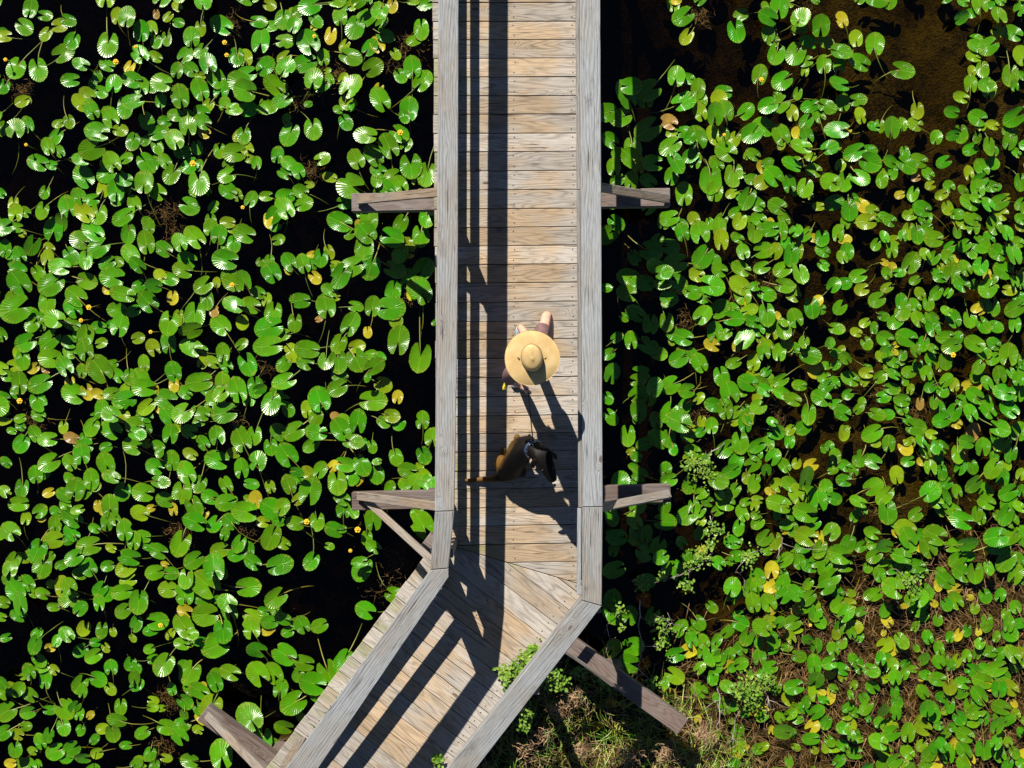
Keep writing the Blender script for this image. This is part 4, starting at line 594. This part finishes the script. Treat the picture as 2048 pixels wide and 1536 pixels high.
sprig('shrub_sprig', [([(1250, 1222, W0+.1), (1214, 1248, W0+.22), (1219, 1275, W0+.25), (1212, 1306, W0+.25)], .006)], [(1238, 1222, W0+.2, 13, 40), (1243, 1255, W0+.2, 6, 12)], 'thin white hooked twig hanging beside the handrail corner')
sprig('shrub_sprig', [([(1370, 1255, W0), (1340, 1245, W0+.2), (1312, 1232, W0+.25)], .006), ([(1345, 1246, W0+.2), (1322, 1262, W0+.22)], .004), ([(1345, 1246, W0+.2), (1335, 1225, W0+.22)], .004)], [(1312, 1240, W0+.2, 16, 60), (1325, 1265, W0+.15, 14, 50)], 'brownish spray of fine twigs with sparse leaves over the pads')
sprig('shrub_sprig', [([(1500, 1415, W0), (1498, 1395, W0+.12), (1505, 1375, W0+.2)], .008), ([(1500, 1400, W0+.1), (1540, 1370, W0+.18)], .005)], [(1500, 1375, W0+.2, 30, 170), (1475, 1388, W0+.16, 16, 60), (1535, 1358, W0+.16, 18, 70), (1505, 1405, W0+.12, 18, 60)], 'dense round clump of small green leaves growing through the pads')
sprig('fallen_twig', [([(1434, 1374, W0+.05), (1440, 1398, W0+.12), (1439, 1440, W0+.16), (1438, 1468, W0+.16)], .008), ([(1439, 1400, W0+.12), (1408, 1420, W0+.12)], .005)], [(1436, 1372, W0+.06, 4, 4)], 'pale bare twig lying beside the marsh grass', 'twig', group=None)
sprig('fallen_twig', [([(1530, 1382, W0+.08), (1538, 1400, W0+.14), (1528, 1455, W0+.15)], .006), ([(1536, 1398, W0+.14), (1543, 1435, W0+.12)], .004), ([(1537, 1400, W0+.12), (1575, 1415, W0+.1)], .004)], [(1532, 1378, W0+.08, 4, 4)], 'thin forked twig hanging out of the round leaf clump', 'twig')
sprig('fallen_twig', [([(1478, 1418, W0+.08), (1470, 1450, W0+.1), (1465, 1478, W0+.1), (1440, 1500, W0+.05)], .005), ([(1466, 1470, W0+.1), (1465, 1492, W0+.08)], .004)], [(1478, 1416, W0+.08, 4, 4)], 'slim grey twig trailing down to the yellow leaves', 'twig')
sprig('fallen_twig', [([(1565, 1075, W0+.03), (1560, 1095, W0+.1), (1552, 1118, W0+.1)], .007), ([(1562, 1085, W0+.08), (1600, 1100, W0+.08), (1650, 1098, W0+.06)], .005), ([(1525, 1100, W0+.04), (1500, 1105, W0+.08), (1470, 1145, W0+.08)], .006), ([(1473, 1143, W0+.08), (1498, 1168, W0+.06)], .004)], [(1496, 1115, W0+.08, 20, 60)], 'whitish branching twig tangled in brown reed litter', 'twig')
sprig('fallen_twig', [([(1785, 1138, W0+.03), (1805, 1145, W0+.1), (1818, 1165, W0+.1)], .006), ([(1790, 1200, W0+.03), (1808, 1222, W0+.06)], .005), ([(1815, 1160, W0+.1), (1790, 1172, W0+.1)], .004)], [(1822, 1165, W0+.12, 20, 80), (1830, 1185, W0+.1, 12, 40)], 'grey twig with a feathery green tip in the reed litter', 'twig')
sprig('vine', [([(1090, 1325, -.25), (1072, 1300, -.02), (1050, 1318, .06), (1025, 1340, .08), (1005, 1362, .06)], .005)], [(1070, 1297, .04, 10, 50), (1050, 1318, .07, 14, 80), (1030, 1340, .08, 16, 100), (1012, 1348, .08, 14, 80), (1020, 1368, .06, 12, 60), (1060, 1312, .05, 12, 50)], 'bright green vine creeping over the deck edge under the handrail', 'vine', leaf=.04)
sprig('vine', [([(890, 1540, -.2), (880, 1528, .02), (868, 1520, .06)], .005)], [(876, 1522, .05, 10, 60)], 'small tuft of green vine on the deck edge', 'vine', leaf=.04)
sprig('bank_shrub', [([(1110, 1385, W0+.1), (1115, 1360, W0+.3), (1105, 1350, W0+.4)], .006)], [(1105, 1352, W0+.4, 16, 80), (1120, 1368, W0+.35, 14, 60), (1098, 1372, W0+.35, 12, 40)], 'small dark green shrub between the handrail and the slanting cross beam', leaf=.042)
sprig('bank_shrub', [([(1055, 1475, W0+.1), (1050, 1440, W0+.35), (1052, 1425, W0+.4)], .006)], [(1050, 1428, W0+.4, 14, 70), (1048, 1450, W0+.35, 10, 40)], 'small green shrub right under the slanting handrail', leaf=.042)
sprig('bank_shrub', [([(1195, 1365, W0+.05), (1205, 1350, W0+.3)], .006)], [(1205, 1350, W0+.3, 16, 70), (1160, 1345, W0+.3, 14, 40), (1215, 1368, W0+.25, 14, 40)], 'leafy shrub growing against the slanting cross beam', leaf=.042)

# ------------------------------------------------------------------ person
def skin(name, joints, edges, mat, parent, sub=2, root=0):
    me = bpy.data.meshes.new(name); me.from_pydata([j[:3] for j in joints], edges, []); me.update()
    o = bpy.data.objects.new(name, me); C.objects.link(o)
    md_ = o.modifiers.new('skin', 'SKIN'); md_.use_smooth_shade = True
    sv_ = me.skin_vertices[0].data
    for i, j in enumerate(joints): sv_[i].radius = (j[3], j[4] if len(j) > 4 else j[3]); sv_[i].use_root = (i == root)
    ss = o.modifiers.new('sub', 'SUBSURF'); ss.levels = ss.render_levels = sub
    dg = bpy.context.evaluated_depsgraph_get(); m2_ = bpy.data.meshes.new_from_object(o.evaluated_get(dg))
    bpy.data.objects.remove(o); m2_.name = name; m2_.materials.clear()
    for p_ in m2_.polygons: p_.use_smooth = True
    return link(name, m2_, mat, parent)
per = tag(empty('person', (0.1, 0.25, 0)), 'person in a wide straw hat and brown shirt walking towards the dog', 'person')
ipo = Vector((0.1, 0.25, 0))
def chain(J, E, start, pts):
    last = start
    for p in pts:
        J.append((p[0]-ipo.x, p[1]-ipo.y, p[2]-ipo.z) + tuple(p[3:])); E.append((last, len(J)-1)); last = len(J)-1
    return last
J, E = [(.15-ipo.x, .26-ipo.y, .90, .12, .10)], []
ch = chain(J, E, 0, [(.15, .25, 1.05, .12, .09), (.145, .235, 1.24, .13, .10)])
nk = chain(J, E, ch, [(.155, .215, 1.40, .055), (.165, .205, 1.47, .055), (.172, .205, 1.55, .075, .088), (.176, .21, 1.63, .07, .08)])
hd = nk - 1
chain(J, E, hd, [(.172, .105, 1.545, .014), (.172, .094, 1.53, .010)])        # nose
for sx_ in (-1, 1): chain(J, E, hd, [(.172+sx_*.078, .215, 1.55, .014), (.172+sx_*.088, .225, 1.555, .010)])   # ears
def hand(J, E, wr, c_, fw, sd, curl):
    """palm from the wrist joint wr; fw finger direction, sd thumb side"""
    c_, fw, sd = Vector(c_), Vector(fw).normalized(), Vector(sd).normalized(); dn = fw.cross(sd).normalized()
    pm = chain(J, E, wr, [(*(c_+fw*.035), .022, .03)]); pk = chain(J, E, pm, [(*(c_+fw*.075), .018, .032)])
    for k, (o_, l_) in enumerate(((.027, .065), (.009, .075), (-.009, .070), (-.027, .055))):
        b_ = c_ + fw*.085 + sd*o_; chain(J, E, pk, [(*b_, .0095), (*(b_+fw*l_*.45+Vector((0, 0, -curl*l_*.4))), .0085), (*(b_+fw*l_*.6+Vector((0, 0, -curl*l_))), .0075)])
    t_ = c_ + fw*.03 + sd*.036; chain(J, E, pm, [(*t_, .011), (*(t_+fw*.03+sd*.016), .0095), (*(t_+fw*.055+sd*.008+Vector((0, 0, -.012))), .008)])
ls = chain(J, E, ch, [(.225, .30, 1.35, .065), (.265, .38, 1.34, .055), (.295, .52, 1.26, .052), (.318, .645, 1.18, .050), (.35, .55, 1.09, .040), (.362, .42, 1.0, .027)])
hand(J, E, ls, (.362, .42, 1.0), (-.03, -.95, -.3), (-1, 0, 0), .5)
rsd = chain(J, E, ch, [(.07, .165, 1.35, .065), (.00, .115, 1.33, .055), (-.025, .075, 1.21, .046), (-.03, .045, 1.10, .042), (.03, .01, 1.04, .037), (.075, -.015, 1.0, .026)])
hand(J, E, rsd, (.075, -.015, 1.0), (.75, -.6, -.2), (.3, .4, .8), .9)
chain(J, E, 0, [(.225, .29, .84, .085), (.215, .315, .65, .075), (.20, .335, .47, .056), (.155, .44, .32, .055), (.09, .555, .15, .036), (.08, .57, .09, .035), (.075, .465, .035, .03)])
chain(J, E, 0, [(.075, .225, .84, .085), (.07, .15, .65, .075), (.06, .10, .47, .056), (.05, .11, .30, .056), (.035, .11, .12, .036), (.035, .10, .06, .035), (.03, -.01, .035, .03)])
body = skin('body', J, E, M['skin'], per)
J2, E2 = [(.125-ipo.x, .215-ipo.y, .85, .175, .15)], []
c2 = chain(J2, E2, 0, [(.14, .235, 1.05, .160, .13), (.145, .235, 1.25, .155, .122)]); chain(J2, E2, c2, [(.155, .218, 1.40, .075)])
chain(J2, E2, c2, [(.225, .30, 1.36, .082), (.255, .38, 1.35, .082), (.27, .47, 1.295, .080), (.290, .545, 1.245, .072)])
chain(J2, E2, c2, [(.07, .165, 1.36, .082), (-.005, .115, 1.34, .074), (-.028, .078, 1.22, .07), (-.032, .05, 1.12, .066), (.0, .028, 1.075, .058)])
skin('shirt', J2, E2, M['shirt'], per)
J3, E3 = [(.15-ipo.x, .26-ipo.y, .88, .138, .118)], []
chain(J3, E3, 0, [(.225, .29, .83, .105), (.215, .315, .66, .098), (.205, .33, .54, .09)]); chain(J3, E3, 0, [(.075, .225, .83, .105), (.07, .15, .66, .098), (.064, .10, .54, .09)])
skin('shorts', J3, E3, M['shorts'], per)
for (ax, ay_, az, tx, ty, tz) in ((.078, .585, .085, .072, .445, .03), (.035, .115, .04, .03, -.04, .03)):
    Jf, Ef = [(ax-ipo.x, ay_-ipo.y, az, .044, .04)], []; chain(Jf, Ef, 0, [((ax+tx)/2, (ay_+ty)/2, (az+tz)/2+.006, .048, .036), (tx, ty, tz, .042, .026)])
    sh = skin('shoe', Jf, Ef, M['shoe_upper'], per)
    Js, Es = [(ax-ipo.x, ay_+.005-ipo.y, az-.035, .047, .012)], []; chain(Js, Es, 0, [((ax+tx)/2, (ay_+ty)/2, (az+tz)/2-.022, .05, .012), (tx, ty-.01, tz-.016, .043, .012)])
    link('sole', skin('x', Js, Es, M['shoe_sole'], None).data, None, sh)
for q in [q for q in C.objects if q.name.startswith('x') and q.name.split('.')[0] == 'x']: bpy.data.objects.remove(q)
def ball(name, c_, r, mat, parent, scl=(1, 1, 1), org=Vector()):
    bm = bmesh.new(); bmesh.ops.create_uvsphere(bm, u_segments=12, v_segments=8, radius=r); bmesh.ops.scale(bm, vec=scl, verts=bm.verts)
    return link(name, bm_mesh(name, bm, True), mat, parent, Vector(c_) - org)
for sx_ in (-1, 1):
    e_ = ball('eye', (.172+sx_*.031, .125, 1.565), .012, M['eye_white'], per, org=ipo); ball('iris', (0, -.009, 0), .005, M['iris'], e_)
ball('mouth', (.172, .118, 1.495), .02, M['lip'], per, (1.1, .4, .3), ipo)
bm = bmesh.new(); bmesh.ops.create_uvsphere(bm, u_segments=20, v_segments=14, radius=1); bmesh.ops.scale(bm, vec=(.094, .108, .115), verts=bm.verts)
bmesh.ops.delete(bm, geom=[v for v in bm.verts if v.co.y < -.02 and v.co.z < .04 or v.co.z < -.075], context='VERTS')
link('hair', bm_mesh('hair', bm, True), M['hair'], per, Vector((.174, .215, 1.575)) - ipo)
# hat: crown, wavy brim, cord
hat_c = P(1064, 716, 1.615); th_ = R(-14)
hat = empty('sun_hat', hat_c - ipo); hat.parent = per
nT = 64
def brim_pt(f, a, under=0):
    ca_, sa_ = math.cos(a), math.sin(a); ri = .093*.121/math.hypot(.121*ca_, .093*sa_); ro = .2455 + .003*math.sin(3*a+1)
    r = ri + (ro-ri)*f; z = -.014*f*f + .020*f*f*math.sin(2*a+.6) + .008*f*math.sin(3*a+2) - under
    return (r*ca_, r*sa_, z)
V_, F_ = [], []
FR = [0, .2, .4, .6, .8, .95, 1.0]
for un in (0, .004):
    for f in FR:
        for k in range(nT): V_.append(brim_pt(f, 2*math.pi*k/nT, un))
nr2 = len(FR)
for s_ in range(2):
    for i in range(nr2-1):
        for k in range(nT):
            a = s_*nr2*nT + i*nT + k; b = s_*nr2*nT + i*nT + (k+1) % nT; q = (a, b, b+nT, a+nT); F_.append(q if s_ else q[::-1])
for k in range(nT): a = (nr2-1)*nT + k; b = (nr2-1)*nT + (k+1) % nT; F_.append((a, b, b+nr2*nT, a+nr2*nT))
br = link('brim', mesh('brim', V_, F_, True), M['straw'], hat); br.rotation_euler = (R(2), R(-1), th_*.6)
V_, F_ = [], []; prof = [(1.0, -.004), (1.0, .012), (.975, .045), (.93, .075), (.83, .096), (.66, .109), (.45, .115), (.25, .119), (.12, .124), (.05, .129), (.0, .130)]
for (f, z) in prof[:-1]:
    for k in range(nT):
        a = 2*math.pi*k/nT; V_.append((.094*f*math.cos(a), .122*f*math.sin(a) - .012*(1-f)*(z/.13), z))
V_.append((0, -.012, prof[-1][1])); n_ = len(prof)-1
for i in range(n_-1):
    for k in range(nT): F_.append((i*nT+k, i*nT+(k+1) % nT, (i+1)*nT+(k+1) % nT, (i+1)*nT+k))
for k in range(nT): F_.append(((n_-1)*nT+k, (n_-1)*nT+(k+1) % nT, len(V_)-1))
cw = link('crown', mesh('crown', V_, F_, True), M['straw'], hat); cw.rotation_euler = (0, 0, -th_*.6)
v2, f2 = [], []; tube_into(v2, f2, [(.0955*math.cos(a), .1235*math.sin(a), .005) for a in [2*math.pi*k/48 for k in range(49)]], .0022, None, 5)
bd_ = link('hat_band', mesh('hat_band', v2, f2, True), M['cord'], hat); bd_.rotation_euler = (0, 0, -th_*.6)
for sx_ in (-1, 1):
    v2, f2 = [], []; tube_into(v2, f2, [(sx_*.128, .005, .001), (sx_*.118, -.004, .010), (sx_*.108, -.008, .002)], .0045, .003, 6); link('chin_cord', mesh('chin_cord', v2, f2, True), M['cord'], hat)

# ------------------------------------------------------------------ dog, leash, bag
dorg = Vector((0.05, -0.75, 0)); ipo_s = ipo; ipo = dorg
dog = tag(empty('dog', dorg), 'dark brown dog sitting on the deck in the shadow of the person', 'dog')
J, E = [(-.03-dorg.x, -.86-dorg.y, .17, .125, .12)], []
w1 = chain(J, E, 0, [(.02, -.75, .33, .14, .13), (.10, -.625, .46, .12, .115)])
w2 = chain(J, E, w1, [(.175, -.60, .56, .082), (.25, -.655, .635, .088), (.305, -.73, .66, .098, .09)])
mz = chain(J, E, w2, [(.35, -.815, .645, .074, .066), (.382, -.90, .62, .055, .05), (.398, -.94, .612, .042, .038)])
for (dx, dy) in ((.9, .36), (-.9, -.36)):
    chain(J, E, w2, [(.30+dx*.075, -.69+dy*.075, .70, .034, .02), (.30+dx*.115, -.70+dy*.115-.02, .675, .03, .012), (.30+dx*.125+.012, -.70+dy*.12-.06, .635, .018, .009)])
for (x0, y0, x1, y1) in ((.05, -.58, .045, -.535), (.17, -.56, .165, -.545)):
    chain(J, E, w1, [(x0, y0, .36, .058), (x0*.6+x1*.4, y0*.6+y1*.4, .22, .040), (x1, y1-.02, .07, .030), (x1, y1-.015, .03, .034), (x1+.01, y1+.04, .024, .028)])
for (kx, ky, hx, hy, fx, fy) in ((-.12, -.74, -.155, -.87, -.10, -.70), (.10, -.83, .09, -.96, .125, -.79)):
    chain(J, E, 0, [((kx-.03)/2-.01, (ky-.86)/2, .19, .095), (kx, ky, .17, .07), (hx*.6+kx*.4, hy*.6+ky*.4, .075, .045), (fx, fy, .03, .03), (fx+.02, fy+.07, .024, .028)])
chain(J, E, 0, [(-.11, -.925, .09, .05), (-.22, -.945, .05, .034), (-.34, -.955, .035, .027), (-.45, -.965, .03, .020), (-.485, -.955, .03, .012)])
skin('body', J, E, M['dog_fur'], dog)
ball('nose', (.405, -.968, .622), .018, M['dog_dark'], dog, (1, .8, .8), dorg)
for (ex, ey) in ((.385, -.795), (.29, -.82)): ball('eye', (ex, ey, .70), .010, M['dog_dark'], dog, org=dorg)
def ring(name, c_, ax, r, t_, mat, parent, org, n=32, scl=1.0):
    ax = Vector(ax).normalized(); u_ = ax.orthogonal().normalized(); v_ = ax.cross(u_); pts = [Vector(c_) - org + r*(math.cos(a)*u_ + math.sin(a)*v_*scl) for a in [2*math.pi*k/n for k in range(n+1)]]
    v2, f2 = [], []; tube_into(v2, f2, pts, t_, None, 6); return link(name, mesh(name, v2, f2, True), mat, parent)
nc, na = Vector((.195, -.615, .58)), Vector((.075, -.055, .08))
col_ = ring('collar', nc, na, .088, .012, M['collar_web'], dog, dorg)
nan = na.normalized(); u_ = nan.orthogonal().normalized(); v_ = nan.cross(u_)
for k in range(14):
    a = 2*math.pi*k/14; c_ = nc + nan*.022 + .088*(math.cos(a)*u_ + math.sin(a)*v_); tg = (-math.sin(a)*u_ + math.cos(a)*v_); rd = math.cos(a)*u_ + math.sin(a)*v_
    pts = [c_ - dorg + tg*.021*math.cos(b) + (nan if k % 2 else rd)*.010*math.sin(b) for b in [2*math.pi*q/12 for q in range(13)]]
    v2, f2 = [], []; tube_into(v2, f2, pts, .0032, None, 5); link('chain_link', mesh('chain_link', v2, f2, True), M['steel'], col_)
top_n = nc + .092*(u_ if u_.z > 0 else -u_)
ring('leash_ring', nc + Vector((.01, .03, .092)), (1, .4, .2), .016, .003, M['steel'], col_, dorg, 16)
ipo = ipo_s
a_, b_ = Vector((.15, -.075, .985)), nc + Vector((.01, .03, .10)); v2, f2 = [], []
tube_into(v2, f2, [a_ + Vector((0.0, .045, .01)), a_ + Vector((-.03, .03, -.03)), a_ + Vector((-.02, -.005, -.05))] + [a_.lerp(b_, k/12) + Vector((0, 0, -.10*math.sin(math.pi*k/12))) for k in range(13)], .0055, None, 6)
lsh = tag(link('dog_leash', mesh('dog_leash', v2, f2, True), M['leash_web']), 'black leash running from the hand to the dog collar', 'leash')
bm = bmesh.new(); bmesh.ops.create_icosphere(bm, subdivisions=3, radius=1)
for v in bm.verts: v.co *= 1 + .35*mnoise.noise(v.co*2.3)
bmesh.ops.scale(bm, vec=(.020, .042, .034), verts=bm.verts); 
bag = link('waste_bag', bm_mesh('waste_bag', bm), M['bag_yellow'], None, (-.062, -.018, 1.075), R(-25))
tag(bag, 'small crumpled yellow bag carried at the forearm', 'bag')
